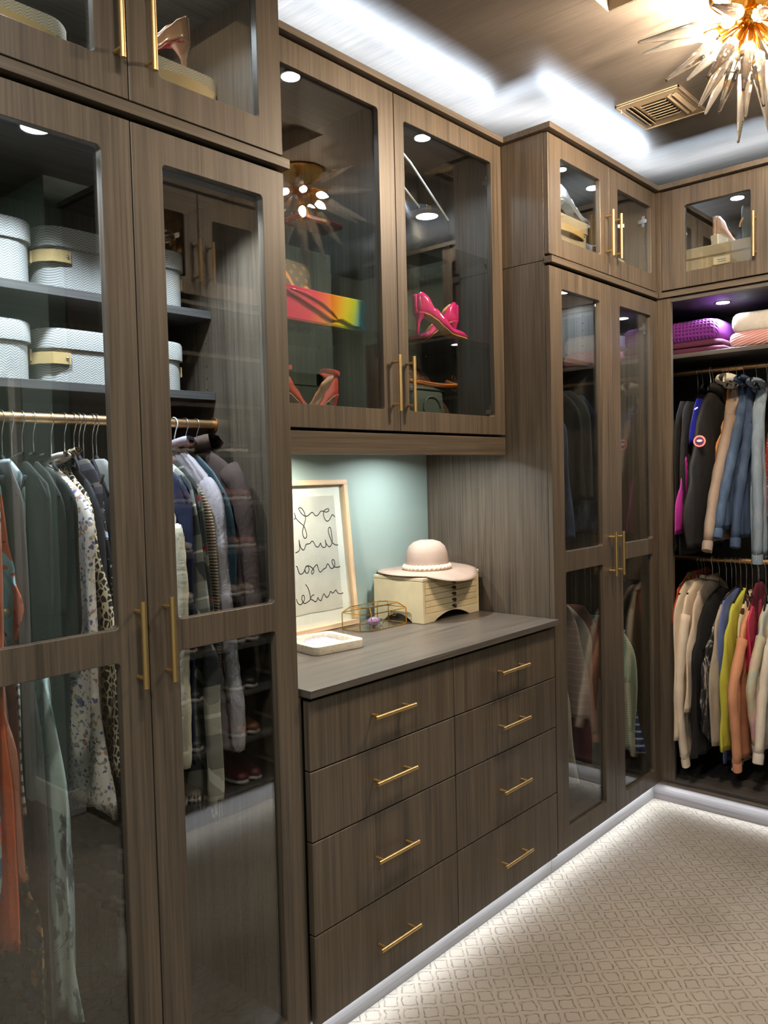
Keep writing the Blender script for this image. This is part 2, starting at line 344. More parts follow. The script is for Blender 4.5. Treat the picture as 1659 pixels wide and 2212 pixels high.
def single(name, mb, mats, loc, label=None, cat=None, group=None, kind=None, smooth=False, bev=0.0):
    me = mesh_of(name, mb, mats, loc, smooth is True)
    if smooth == 'auto': autosmooth(me)
    o = bpy.data.objects.new(name, me); o.location = loc; COL.objects.link(o); ORG[o.name] = Vector(loc)
    if bev: bevel(o, bev)
    return props(o, label, cat, group, kind)
def structure(name, mb, mats, loc=(0, 0, 0), bev=0.0): return single(name, mb, mats, loc, kind='structure', bev=bev)

# ================================================================= ROOM
YB = 0.612; H = 2.96; XF = 3.675; XBK = 4.30
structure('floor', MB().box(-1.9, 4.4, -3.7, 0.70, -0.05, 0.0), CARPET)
mb = MB(); mb.plate([(-1.9, -3.7), (4.4, -3.7), (4.4, 0.70), (-1.9, 0.70)], [[(1.62, -1.12), (2.385, -1.12), (2.385, -0.41), (1.62, -0.41)]], 0.05, lambda u, v, w_: (u, v, H+w_))
structure('ceiling', mb, CEIL)
mb = MB(); x0, x1, y0, y1 = 1.622, 2.383, -1.118, -0.412
mb.box(x0-0.02, x0, y0-0.02, y1+0.02, H+0.001, H+0.075).box(x1, x1+0.02, y0-0.02, y1+0.02, H+0.001, H+0.075).box(x0, x1, y0-0.02, y0, H+0.001, H+0.075).box(x0, x1, y1, y1+0.02, H+0.001, H+0.075).box(x0-0.02, x1+0.02, y0-0.02, y1+0.02, H+0.075, H+0.09)
structure('trim_1', mb, nmat('hatch_paint', S(178, 164, 146), 0.5))
structure('wall_left', MB().box(-1.9, 4.4, YB, YB+0.08, 0, H), SAGE)
structure('wall_back', MB().box(XBK, XBK+0.08, -3.7, YB, 0, H), SAGE)
structure('wall_right', MB().box(1.78, XBK, -2.10, -2.02, 0, H), SAGE)
structure('wall_return', MB().box(1.78, 1.86, -3.6, -2.10, 0, H), SAGE)
structure('wall_far', MB().box(-1.9, 1.78, -3.68, -3.60, 0, H), SAGE)
structure('wall_near', MB().box(-1.98, -1.90, -3.68, YB, 0, H), SAGE)
structure('baseboard_right', MB().box(1.765, 1.78, -2.34, -2.02, 0, 0.12).box(1.765, 1.86, -2.02, -2.005, 0, 0.12), WHITE, bev=0.003)
mb = MB(); mb.box(1.755, 1.779, -3.24, -2.40, 0.005, 2.10)
d = structure('door_1', mb, SAGED, (1.767, -2.82, 0)); ORG[d.name] = Vector((1.767, -2.82, 0))
part('door_casing', MB().box(1.745, 1.779, -2.40, -2.33, 0, 2.18).box(1.745, 1.779, -3.31, -3.24, 0, 2.18).box(1.745, 1.779, -3.31, -2.33, 2.11, 2.18), WHITE, d, bev=0.003)
part('door_knob', MB().sphere((1.715, -2.455, 0.93), 0.028).tube([(1.755, -2.455, 0.93), (1.715, -2.455, 0.93)], 0.011), BRASS, d, smooth=True)

# ================================================================= CABINETRY HELPERS
def bar_handle(parent, p0, p1, out, r=0.0062, drop=0.032, inset=0.022):
    p0, p1, out = Vector(p0), Vector(p1), Vector(out); d = (p1-p0).normalized()
    mb = MB().tube([p0, p1], r, 14)
    for q in (p0+d*inset, p1-d*inset): mb.tube([q, q-out*drop], r*0.72, 10)
    return part('handle', mb, BRASS, parent, smooth='auto')
def cab_door(parent, plane, c, u0, u1, z0, z1, holes, mat, hinge=None, th=0.021):
    """plane 'y': door in a y-plane (u = x) facing -y; plane 'x': door in an x-plane (u = y) facing -x"""
    f = (lambda u, v, w_: (u, c+w_, v)) if plane == 'y' else (lambda u, v, w_: (c+w_, u, v))
    mb = MB().plate([(u0, z0), (u1, z0), (u1, z1), (u0, z1)], [rrect(*h, 0.010) for h in holes], th, f)
    d = part('door', mb, mat, parent, bev=0.0012)
    for h in holes:
        g0, g1, v0, v1 = h[0]-0.008, h[1]+0.008, h[2]-0.008, h[3]+0.008
        gb = MB().box(g0, g1, c+0.013, c+0.017, v0, v1) if plane == 'y' else MB().box(c+0.013, c+0.017, g0, g1, v0, v1)
        part('glass_pane', gb, PANE, d)
    if hinge:
        for hz in hinge[1]:
            hx = hinge[0]; s = hinge[2]
            mb = MB()
            if plane == 'y': mb.box(min(hx, hx+s*0.008), max(hx, hx+s*0.008), c+0.03, c+0.075, hz-0.009, hz+0.009).box(min(hx, hx+s*0.005), max(hx, hx+s*0.005), c+0.042, c+0.058, hz-0.027, hz+0.027).lathe([(0.006, -0.002), (0.006, 0.004)], (hx+s*0.004, c+0.05, hz+0.02), 8, axis='y')
            part('hinge', mb, STEEL, d, bev=0.001)
    return d
def panel(name, parent, x0, x1, y0, y1, z0, z1, mat): return part(name, MB().box(x0, x1, y0, y1, z0, z1), mat, parent, bev=0.0008)
def puck(parent, x, y, z, power=2.2, color=COOL, r=0.030, spread=130):
    part('puck_light', MB().lathe([(r+0.006, 0), (r+0.006, -0.003), (r, -0.0035)], (x, y, z), 24), [STEEL], parent)
    p = part('puck_lens', MB().lathe([(r-0.001, -0.0036), (r-0.001, -0.0052)], (x, y, z), 24), [PUCK], parent)
    area('puck_lamp', (x, y, z-0.007), 2*r, power, color, shape='DISK', spread=spread)
def holes_row(parent, pts, nx=0, ny=0):
    mb = MB()
    for p in pts:
        v = [(p[0]+nx*0.0006, p[1]+0.0022*math.cos(a), p[2]+0.0022*math.sin(a)) for a in [2*PI*k/6 for k in range(6)]]
        mb.add(v, [tuple(range(6))])
    part('pin_holes', mb, STEEL, parent, kind='stuff')
def rod(parent, p0, p1, r=0.0125):
    p0, p1 = Vector(p0), Vector(p1); return part('hanging_rod', MB().tube([p0, p1], r, 16, flat=1.0), ROD, parent, smooth='auto')

# ================================================================= LEFT TALL CABINET
XA0, XA, XA1 = 0.54, 0.972, 1.405
t = thing('wardrobe_cabinet', (XA, 0.3, 0.084), 'tall grey brown wardrobe with two glass doors, linen boxes on its shelves', 'wardrobe')
panel('side_panel', t, XA0, XA0+0.019, 0.022, YB-0.002, 0.084, 2.338, WZ); panel('side_panel', t, XA1-0.019, XA1+0.002, 0.022, YB-0.002, 0.084, 2.3505, WZ)
panel('back_panel', t, XA0+0.019, XA1-0.019, YB-0.010, YB-0.003, 0.084, 2.338, INZ)
panel('base_panel', t, XA0+0.019, XA1-0.019, 0.024, YB-0.01, 0.084, 0.103, INX); panel('top_panel', t, XA0+0.019, XA1-0.019, 0.024, YB-0.01, 2.315, 2.338, INX)
panel('shelf', t, XA0+0.020, XA1-0.020, 0.294, YB-0.011, 2.004, 2.025, INX); panel('shelf', t, XA0+0.020, XA1-0.020, 0.286, YB-0.011, 1.779, 1.800, INX)
panel('trim_strip', t, XA0, XA1+0.012, -0.013, 0.022, 2.340, 2.364, WX)
cab_door(t, 'y', 0.0, XA0+0.0015, XA-0.0015, 0.084, 2.330, [(XA0+0.072, 0.901, 1.243, 2.259), (XA0+0.072, 0.901, 0.148, 1.171)], WZ)
DR = cab_door(t, 'y', 0.0, XA+0.0015, XA1, 0.084, 2.330, [(1.049, 1.334, 1.243, 2.259), (1.049, 1.334, 0.148, 1.171)], WZ, hinge=None)
bar_handle(t, (0.940, -0.034, 1.112), (0.940, -0.034, 1.300), (0, -1, 0)); bar_handle(t, (1.012, -0.034, 1.113), (1.012, -0.034, 1.301), (0, -1, 0))
rod(t, (XA0+0.02, 0.301, 1.712), (XA1-0.02, 0.301, 1.712))
part('rod_bracket', MB().lathe([(0.021, 0), (0.021, 0.001)], (0, 0, 0)) and MB().tube([(XA1-0.0215, 0.301, 1.712), (XA1-0.0195, 0.301, 1.712)], 0.021, 16), ROD, t, smooth='auto')
holes_row(t, [(XA1-0.0195, 0.323, 1.30+0.032*i) for i in range(31)], nx=-1)
puck(t, 0.827, 0.132, 2.315, 6.5, spread=110); puck(t, 1.22, 0.092, 2.315, 5.5, spread=110)  # second puck is added out of view to light the hanging clothes
t = thing('overhead_cabinet', (XA, 0.3, 2.366), 'overhead glass door cabinet above the tall wardrobe nearest the viewer, nude pump inside', 'cabinet')
panel('side_panel', t, XA0, XA0+0.019, 0.022, YB-0.002, 2.366, 2.822, WZ); panel('side_panel', t, XA1-0.019, XA1+0.002, 0.022, YB-0.002, 2.3525, 2.822, WZ)
panel('back_panel', t, XA0+0.019, XA1-0.019, YB-0.010, YB-0.003, 2.366, 2.822, INZ)
panel('base_panel', t, XA0+0.019, XA1-0.019, 0.024, YB-0.01, 2.366, 2.385, INX); panel('top_panel', t, XA0+0.019, XA1-0.019, 0.024, YB-0.01, 2.803, 2.822, INX)
for u0, u1, g0, g1, hx in ((XA0+0.0015, XA-0.0015, XA0+0.072, 0.897, 0.9495-0.008), (XA+0.0015, XA1, 1.049, 1.331, 1.018)):
    cab_door(t, 'y', 0.0, u0, u1, 2.374, 2.819, [(g0, g1, 2.448, 2.746)], WZ); bar_handle(t, (hx, -0.034, 2.440), (hx, -0.034, 2.628), (0, -1, 0))
puck(t, 0.80, 0.20, 2.803, 3.5); puck(t, 1.15, 0.20, 2.803, 3.5)

# ================================================================= CENTRE: UPPER CABINET, DRESSER, WORKTOP
XC0, XCS, XC1 = 1.430, 2.078, 2.709; YC = 0.204
t = thing('display_cabinet', (2.07, 0.4, 1.63), 'wide wall cabinet with two glass doors and glass shelves over the drawers', 'cabinet')
panel('side_panel', t, XC0-0.02, XC0, YC+0.022, YB-0.002, 1.70, 2.822, INZ); panel('side_panel', t, XC1-0.019, XC1, YC+0.022, YB-0.002, 1.70, 2.822, INZ)
panel('back_panel', t, XC0, XC1-0.019, YB-0.010, YB-0.003, 1.70, 2.822, INZ)
panel('base_panel', t, XC0, XC1-0.019, YC+0.024, YB-0.01, 1.705, 1.724, INX); panel('top_panel', t, XC0, XC1-0.019, YC+0.024, YB-0.01, 2.803, 2.822, INX)
panel('divider', t, 2.070, 2.086, YC+0.03, YB-0.012, 1.724, 2.803, INZ)
for gx0_, gx1_, gz in ((XC0+0.002, 2.068, 2.036), (2.088, XC1-0.021, 2.064), (XC0+0.002, 2.068, 2.387), (2.088, XC1-0.021, 2.392)):
    part('glass_shelf', MB().box(gx0_, gx1_, 0.249, YB-0.014, gz-0.008, gz), SHELFGLASS, t)
    for px, sx in ((gx0_, 1), (gx1_, -1)):
        for py in (0.27, 0.57): part('shelf_pin', MB().tube([(px, py, gz-0.012), (px+sx*0.010, py, gz-0.012)], 0.0035, 8), SILVER, t)
cab_door(t, 'y', YC, XC0-0.018, XCS-0.0015, 1.706, 2.819, [(1.50, 2.000, 1.776, 2.745)], WZ)
cab_door(t, 'y', YC, XCS+0.0015, XC1, 1.706, 2.819, [(2.128, 2.641, 1.776, 2.742)], WZ, hinge=(XC1-0.019, (2.69, 1.80), -1))
bar_handle(t, (2.042, YC-0.034, 1.770), (2.042, YC-0.034, 1.954), (0, -1, 0)); bar_handle(t, (2.116, YC-0.034, 1.770), (2.116, YC-0.034, 1.955), (0, -1, 0))
panel('valance', t, XC0-0.02, XC1+0.002, YC+0.002, YC+0.024, 1.628, 1.697, WX); panel('light_panel', t, XC0, XC1-0.019, YC+0.024, YB-0.01, 1.680, 1.698, WX)
holes_row(t, [(XC1-0.0195, 0.245, 1.78+0.032*i) for i in range(28)], nx=-1)
holes_row(t, [(2.0695, 0.25, 1.78+0.032*i) for i in range(28)], nx=-1)
for px, pw in ((1.745, 3.0), (2.392, 3.0)): puck(t, px, 0.335, 2.803, pw)
puck(t, 1.80, 0.42, 1.680, 6.0, (1.0, 0.96, 0.88), spread=160); puck(t, 2.38, 0.36, 1.680, 4.2, (0.92, 0.97, 1.0), spread=160)

t = thing('chest_of_drawers', (2.06, 0.3, 0.084), 'built-in grey brown chest of eight drawers with brass bar pulls', 'drawers')
panel('side_panel', t, 1.410, 1.428, 0.018, YB-0.002, 0.084, 0.977, WZ); panel('side_panel', t, 2.706, 2.711, 0.018, YB-0.002, 0.084, 0.977, DARK)
panel('carcass', t, 1.430, 2.704, 0.030, 0.045, 0.084, 0.972, DARK); panel('base_panel', t, 1.43, 2.704, 0.045, YB-0.01, 0.084, 0.10, INX)  # black backing paints the shade in the gaps between drawers
rows = [(0.7790, 0.9660), (0.5870, 0.7750), (0.3330, 0.5830), (0.084, 0.3290)]; hz = [0.876, 0.686, 0.460, 0.203]
for (z0, z1), hh in zip(rows, hz):
    for (x0, x1), (h0, h1) in (((1.434, 2.065), (1.657, 1.835)), ((2.069, 2.702), (2.296, 2.471))):
        dr = part('drawer', MB().box(x0, x1, -0.004, 0.017, z0, z1), WZ, t, bev=0.0012)
        bar_handle(dr, (h0, -0.038, hh), (h1, -0.038, hh), (0, -1, 0), r=0.0058)
single('worktop', MB().box(1.425, 2.703, -0.024, YB-0.002, 0.979, 1.0), TOPM, (2.06, 0.3, 0.979), 'dark wood worktop over the chest of drawers, holding the hat and boxes', 'worktop', bev=0.001)

# ================================================================= RIGHT TALL CABINET
XR0, XRS, XR1 = 2.714, 3.205, 3.672
t = thing('wardrobe_cabinet', (3.19, 0.3, 0.084), 'far tall wardrobe with two slim glass doors in the corner beside the drawers', 'wardrobe')
panel('side_panel', t, XR0, XR0+0.019, 0.022, YB-0.002, 0.084, 2.3505, WZ); panel('side_panel', t, XR1-0.019, XR1, 0.022, YB-0.002, 0.084, 2.338, WZ)
panel('divider', t, 3.192, 3.208, 0.07, YB-0.01, 1.20, 2.315, INZ)
panel('back_panel', t, XR0+0.019, XR1-0.019, YB-0.010, YB-0.003, 0.084, 2.338, INZ)
panel('base_panel', t, XR0+0.019, XR1-0.019, 0.024, YB-0.01, 0.084, 0.103, INX); panel('top_panel', t, XR0+0.019, XR1-0.019, 0.024, YB-0.01, 2.315, 2.338, INX)
panel('shelf', t, XR0+0.020, 3.191, 0.075, YB-0.011, 1.999, 2.018, INX); panel('shelf', t, XR0+0.020, XR1-0.020, 0.10, YB-0.011, 1.195, 1.214, INX)
panel('trim_strip', t, XR0-0.002, XR1-0.012, -0.013, 0.022, 2.340, 2.364, WX)
cab_door(t, 'y', 0.0, XR0, XRS-0.0015, 0.084, 2.330, [(2.803, 3.113, 1.247, 2.254), (2.803, 3.116, 0.157, 1.167)], WZ)
cab_door(t, 'y', 0.0, XRS+0.0015, XR1-0.004, 0.084, 2.330, [(3.293, 3.606, 1.241, 2.258), (3.296, 3.600, 0.152, 1.170)], WZ, hinge=(XR1-0.019, (2.21, 0.20), -1))
bar_handle(t, (3.167, -0.034, 1.115), (3.167, -0.034, 1.301), (0, -1, 0)); bar_handle(t, (3.236, -0.034, 1.114), (3.236, -0.034, 1.299), (0, -1, 0))
rod(t, (XR0+0.02, 0.301, 1.935), (3.191, 0.301, 1.935)); rod(t, (XR0+0.02, 0.301, 1.145), (XR1-0.02, 0.301, 1.145))
holes_row(t, [(3.1915, 0.12, 2.03+0.032*i) for i in range(8)], nx=-1); holes_row(t, [(XR1-0.0195, 0.045, 1.27+0.032*i) for i in range(28)], nx=-1)
puck(t, 3.10, 0.16, 2.315, 1.2, r=0.02); puck(t, 2.96, 0.16, 2.315, 1.2); puck(t, 3.45, 0.17, 2.315, 1.6)
t = thing('overhead_cabinet', (3.19, 0.3, 2.366), 'small overhead cabinet with two square glass doors in the far corner', 'cabinet')
panel('side_panel', t, XR0, XR0+0.019, 0.022, YB-0.002, 2.3525, 2.822, WZ); panel('side_panel', t, XR1-0.019, XR1, 0.022, YB-0.002, 2.366, 2.822, WZ)
panel('back_panel', t, XR0+0.019, XR1-0.019, YB-0.010, YB-0.003, 2.366, 2.822, INZ)
panel('base_panel', t, XR0+0.019, XR1-0.019, 0.024, YB-0.01, 2.366, 2.385, INX); panel('top_panel', t, XR0+0.019, XR1-0.019, 0.024, YB-0.01, 2.803, 2.822, INX)
cab_door(t, 'y', 0.0, XR0, XRS-0.0015, 2.374, 2.819, [(2.806, 3.127, 2.444, 2.746)], WZ)
cab_door(t, 'y', 0.0, XRS+0.0015, XR1-0.004, 2.374, 2.819, [(3.286, 3.618, 2.450, 2.748)], WZ, hinge=(XR1-0.019, (2.70,), -1))
bar_handle(t, (3.173, -0.034, 2.442), (3.173, -0.034, 2.629), (0, -1, 0)); bar_handle(t, (3.247, -0.034, 2.443), (3.247, -0.034, 2.628), (0, -1, 0))
holes_row(t, [(XR1-0.0195, 0.05, 2.43+0.032*i) for i in range(7)], nx=-1)
puck(t, 3.045, 0.13, 2.803, 1.6, r=0.022); puck(t, 3.34, 0.14, 2.803, 1.6)

# ================================================================= BACK RUN: OPEN CLOSET
YO0, YO1 = -0.065, -1.20
t = thing('open_wardrobe', (3.98, -0.6, 0.085), 'open doorless wardrobe of the end run with two brass rods of clothes', 'wardrobe')
panel('face_frame', t, XF, XF+0.021, YO0, 0.020, 0.087, 2.338, WZ)
YO0 = 0.20
panel('side_panel', t, XF+0.001, XBK-0.01, YO0, YO0+0.019, 0.087, 2.338, INZ); panel('side_panel', t, XF+0.002, XBK-0.01, YO1-0.019, YO1, 0.087, 2.338, INZ)
panel('back_panel', t, XBK-0.010, XBK-0.003, YO1, YO0, 0.087, 2.338, INZ)
panel('base_panel', t, XF+0.002, XBK-0.01, YO1, YO0, 0.087, 0.105, INY); panel('top_panel', t, XF+0.002, XBK-0.01, YO1, YO0, 2.318, 2.338, INY)
panel('shelf', t, 3.815, XBK-0.011, YO1+0.001, YO0-0.001, 2.078, 2.098, INY)
panel('trim_strip', t, XF-0.013, XF+0.021, YO1-0.02, -0.014, 2.340, 2.364, WY); panel('front_rail', t, XF+0.0005, XF+0.021, YO0, -0.014, 2.340, 2.364, WY)
rod(t, (3.97, YO0-0.001, 2.024), (3.97, YO1+0.001, 2.024)); rod(t, (3.97, YO0-0.001, 1.116), (3.97, YO1+0.001, 1.116))
puck(t, 3.862, -0.232, 2.318, 4.5); puck(t, 3.86, -0.85, 2.318, 4.0)
t = thing('overhead_cabinet', (3.98, -0.3, 2.366), 'overhead cabinet with one square glass door above the open wardrobe', 'cabinet')
panel('side_panel', t, XF+0.022, XBK-0.01, -0.045, -0.026, 2.366, 2.822, WZ); panel('side_panel', t, XF+0.022, XBK-0.01, -0.80, -0.781, 2.366, 2.822, WZ)
panel('back_panel', t, XBK-0.010, XBK-0.003, -0.781, -0.045, 2.366, 2.822, INZ)
panel('base_panel', t, XF+0.022, XBK-0.01, -0.781, -0.045, 2.366, 2.385, INY); panel('top_panel', t, XF+0.022, XBK-0.01, -0.781, -0.045, 2.803, 2.822, INY)
panel('corner_filler', t, XF+0.001, XF+0.020, -0.022, 0.06, 2.366, 2.822, WZ)
cab_door(t, 'x', XF, -0.486, -0.024, 2.374, 2.819, [(-0.415, -0.130, 2.443, 2.739)], WZ)
cab_door(t, 'x', XF, -0.80, -0.489, 2.374, 2.819, [(-0.735, -0.555, 2.443, 2.739)], WZ)
bar_handle(t, (XF-0.034, -0.436, 2.446), (XF-0.034, -0.436, 2.634), (-1, 0, 0))
puck(t, 3.95, -0.27, 2.803, 1.2)
mb = MB().box(XF, XF+0.02, -1.41, YO1-0.020, 0.0, 2.36).box(XF+0.02, XBK, -1.41, -1.39, 0, 2.36)
structure('trim_2', mb, WZ)

# plinths, crowns
structure('trim_3', MB().box(0.54, 1.408, 0.030, 0.050, 0, 0.083), KICK, bev=0.001)
structure('trim_4', MB().box(1.410, 2.712, 0.030, 0.050, 0, 0.083), KICK, bev=0.001)
structure('trim_5', MB().box(2.714, XF-0.016, 0.030, 0.050, 0, 0.083), KICK, bev=0.001)
structure('trim_6', MB().box(3.655, 3.69, -1.38, 0.050, 0, 0.086), KICKY, bev=0.001)
cz0, cz1 = 2.824, 2.846
mb = MB().plate([(0.54, -0.022), (1.427, -0.022), (1.427, 0.182), (2.694, 0.182), (2.694, -0.022), (3.653, -0.022), (3.653, -1.39), (3.72, -1.39), (3.72, 0.045), (2.76, 0.045), (2.76, 0.25), (1.36, 0.25), (1.36, 0.045), (0.54, 0.045)], [], cz1-cz0, lambda u, v, w_: (u, v, cz0+w_))
structure('trim_7', mb, wood('crown_wood', 'x', (72, 63, 54), (102, 91, 79), 0.5), bev=0.001)

# ================================================================= CHANDELIER
HUB = Vector((2.57, -0.77, 2.88))
t = thing('chandelier', (2.57, -0.77, 2.96), 'brass starburst chandelier with clear pointed glass spikes and glowing bulbs', 'chandelier')
part('canopy', MB().lathe([(0.02, -0.002), (0.115, -0.002), (0.12, -0.008), (0.112, -0.016), (0.02, -0.017)], (2.58, -0.77, 2.96), 40), GOLD, t, smooth='auto')
part('stem', MB().tube([(2.57, -0.77, 2.945), tuple(HUB)], 0.011, 14), GOLD, t, smooth='auto')
part('hub', MB().sphere(HUB, 0.034, 20), GOLD, t, smooth=True)
tips = [(2.350, -0.519, 2.816), (2.580, -0.431, 2.897), (2.355, -0.598, 2.680), (2.772, -0.498, 2.856), (2.336, -0.724, 2.637), (2.409, -0.672, 2.597), (2.432, -0.722, 2.573), (2.40, -0.800, 2.60), (2.473, -0.782, 2.554), (2.46, -0.836, 2.565),
        (2.838, -0.761, 2.67), (2.884, -0.698, 2.771), (2.785, -0.553, 2.731), (2.845, -0.922, 2.75), (2.74, -0.94, 2.64), (2.64, -0.80, 2.548), (2.60, -0.98, 2.62), (2.30, -0.90, 2.74), (2.44, -1.05, 2.76), (2.62, -1.08, 2.80), (2.82, -1.0, 2.86), (2.90, -0.83, 2.86), (2.28, -0.76, 2.80), (2.36, -1.02, 2.87), (2.50, -0.95, 2.58), (2.66, -0.70, 2.56), (2.70, -0.88, 2.565), (2.87, -0.62, 2.90), (2.26, -0.70, 2.90), (2.49, -1.10, 2.91)]
rn = random.Random(3)
for i, tp in enumerate(tips):
    tp = Vector(tp); d = (tp-HUB).normalized(); L_ = (tp-HUB).length; cl = 0.19
    rd = part('spoke', MB().tube([HUB+d*0.02, HUB+d*(L_-cl+0.012)], 0.0036, 8), GOLD, t, smooth='auto')
    a = d.orthogonal().normalized(); b = d.cross(a); prof = [(0.0, 0.0195), (0.004, 0.021), (0.035, 0.021), (0.038, 0.020), (cl-0.010, 0.0048), (cl-0.003, 0.0044), (cl, 0.002)]
    rings = [[HUB+d*(L_-cl+s)+a*r*math.cos(2*PI*k/8)+b*r*math.sin(2*PI*k/8) for k in range(8)] for s, r in prof]
    part('crystal_spike', MB().ringloft(rings), CRYSTAL, rd, smooth='auto')
for i, dd in enumerate([(-0.9, 0.25, -0.40), (-0.5, 0.8, -0.35), (0.35, 0.9, -0.4), (0.9, 0.2, -0.45), (-0.15, 0.35, -0.95), (-0.8, -0.5, -0.45), (0.2, -0.5, -0.85), (0.5, -0.8, -0.3)]):
    d = Vector(dd).normalized(); a = d.orthogonal().normalized(); b = d.cross(a)
    s = part('bulb_arm', MB().tube([HUB+d*0.02, HUB+d*0.075], 0.0045, 8).ringloft([[HUB+d*q+a*r*math.cos(2*PI*k/14)+b*r*math.sin(2*PI*k/14) for k in range(14)] for q, r in ((0.07, 0.006), (0.078, 0.016), (0.098, 0.016), (0.104, 0.010))]), GOLD, t, smooth='auto')
    part('bulb', MB().ringloft([[HUB+d*q+a*r*math.cos(2*PI*k/12)+b*r*math.sin(2*PI*k/12) for k in range(12)] for q, r in ((0.104, 0.007), (0.112, 0.012), (0.124, 0.014), (0.136, 0.012), (0.148, 0.006), (0.156, 0.002))]), BULB, s, smooth=True)

# ceiling register, downlight cans (the last three belong to added fill lamps)
VT = nmat('register_enamel', S(160, 144, 122), 0.45)
t = thing('ceiling_vent', (3.138, -0.256, 2.96), 'beige metal ceiling register with curved louvres near the chandelier', 'vent')
vx0, vx1, vy0, vy1 = 2.999, 3.277, -0.381, -0.131
part('frame', MB().plate([(vx0, vy0), (vx1, vy0), (vx1, vy1), (vx0, vy1)], [(rrect(vx0+0.055, vx1-0.055, vy0+0.075, vy1-0.075, 0.01)), rrect(vx0+0.04, vx1-0.04, vy1-0.062, vy1-0.022, 0.008), rrect(vx0+0.04, vx1-0.04, vy0+0.022, vy0+0.062, 0.008)], 0.004, lambda u, v, w_: (u, v, 2.952+w_)).box(vx0, vx1, vy0, vy0+0.006, 2.949, 2.96).box(vx0, vx1, vy1-0.006, vy1, 2.949, 2.96).box(vx0, vx0+0.006, vy0, vy1, 2.949, 2.96).box(vx1-0.006, vx1, vy0, vy1, 2.949, 2.96), VT, t, bev=0.0008)
part('duct_shade', MB().box(vx0+0.03, vx1-0.03, vy0+0.015, vy1-0.015, 2.9565, 2.9575), DARK, t)  # black sheet painted as the shade behind the louvres
for k in range(7):
    cx = vx0+0.068+k*0.0235; part('louvre', MB().obox((cx, -0.256, 2.951), (0.0095, 0, 0.006), (0, 0.050, 0), (0.0006, 0, -0.0009)), VT, t)
for yy, sgn in ((vy1-0.052, 1), (vy1-0.032, 1), (vy0+0.032, -1), (vy0+0.052, -1)):
    part('louvre', MB().obox((3.138, yy, 2.951), (0.098, 0, 0), (0, 0.0085, sgn*0.0055), (0, -0.0008*sgn, 0.001)), VT, t)
part('lever', MB().tube([(vx0+0.03, vy1-0.012, 2.951), (vx0+0.034, vy1-0.010, 2.938)], 0.0025, 8), VT, t)
first = None
for lx, ly, lab in ((3.47, -0.74, 'round recessed downlight near the end run'), (0.75, -0.95, 'added fill downlight beside the ceiling hatch'), (-0.3, -0.9, 'added fill downlight behind the viewpoint'), (0.4, -2.4, 'added fill downlight near the door')):
    t = thing('recessed_light', (lx, ly, 2.96), lab, 'ceiling light', 'recessed ceiling lights')
    part('trim_ring', MB().lathe([(0.062, -0.001), (0.095, -0.001), (0.094, -0.006), (0.064, -0.008)], (lx, ly, 2.96), 32), WHITE, t, smooth='auto')
    part('lens', MB().lathe([(0.063, -0.002), (0.063, -0.004)], (lx, ly, 2.96), 32), DOWN, t)

# ================================================================= OPPOSITE UNIT (seen in the glass)
XO0, XO1, YF_ = 1.86, 2.97, -1.41
t = thing('shoe_cabinet', (2.42, -1.7, 0.084), 'opposite shoe cabinet with open shelves, seen in the door glass', 'cabinet')
panel('side_panel', t, XO0, XO0+0.019, -2.018, YF_-0.002, 0.0, 2.822, WZ); panel('side_panel', t, XO1-0.019, XO1, -2.018, YF_-0.002, 0.0, 2.822, WZ)
panel('back_panel', t, XO0+0.019, XO1-0.019, -2.018, -2.010, 0.084, 2.822, INZ); panel('top_panel', t, XO0+0.019, XO1-0.019, -2.01, YF_-0.024, 2.803, 2.822, INX)
panel('plinth', t, XO0+0.019, XO1-0.019, YF_-0.05, YF_-0.03, 0, 0.084, KICK)
for k in range(11): panel('shelf', t, XO0+0.02, XO1-0.02, -2.009, YF_-0.02, 0.090+k*0.2245, 0.108+k*0.2245, INX)
for u0, u1, g0, g1, hx in ((XO0, 2.176, 1.935, 2.104, 2.160), (2.180, 2.55, 2.253, 2.482, 2.232), (2.552, XO1, 2.62, 2.90, 2.575)):
    f = lambda u, v, w_: (u, YF_-0.021+w_, v)
    dd = part('door', MB().plate([(u0, 2.374), (u1, 2.374), (u1, 2.819), (u0, 2.819)], [rrect(g0, g1, 2.446, 2.716, 0.010)], 0.021, f), WZ, t, bev=0.0012)
    part('glass_pane', MB().box(g0-0.006, g1+0.006, YF_-0.012, YF_-0.008, 2.44, 2.722), PANE, dd); bar_handle(t, (hx, YF_+0.034, 2.429), (hx, YF_+0.034, 2.611), (0, 1, 0))
panel('crown', t, XO0-0.02, XO1+0.02, -2.015, YF_+0.022, 2.824, 2.846, WX)
structure('trim_8', MB().box(XO1+0.002, XF, YF_-0.30, YF_-0.28, 0, 2.96), SAGE)
d2 = structure('door_2', MB().box(3.10, 3.50, YF_-0.275, YF_-0.262, 0.01, 2.12), SAGED, (3.3, -1.68, 0)); ORG[d2.name] = Vector((3.3, -1.68, 0))
part('door_casing', MB().box(3.04, 3.10, -1.69, -1.665, 0, 2.20).box(3.50, 3.56, -1.69, -1.665, 0, 2.20).box(3.04, 3.56, -1.69, -1.665, 2.125, 2.20), SAGED, d2, bev=0.002)

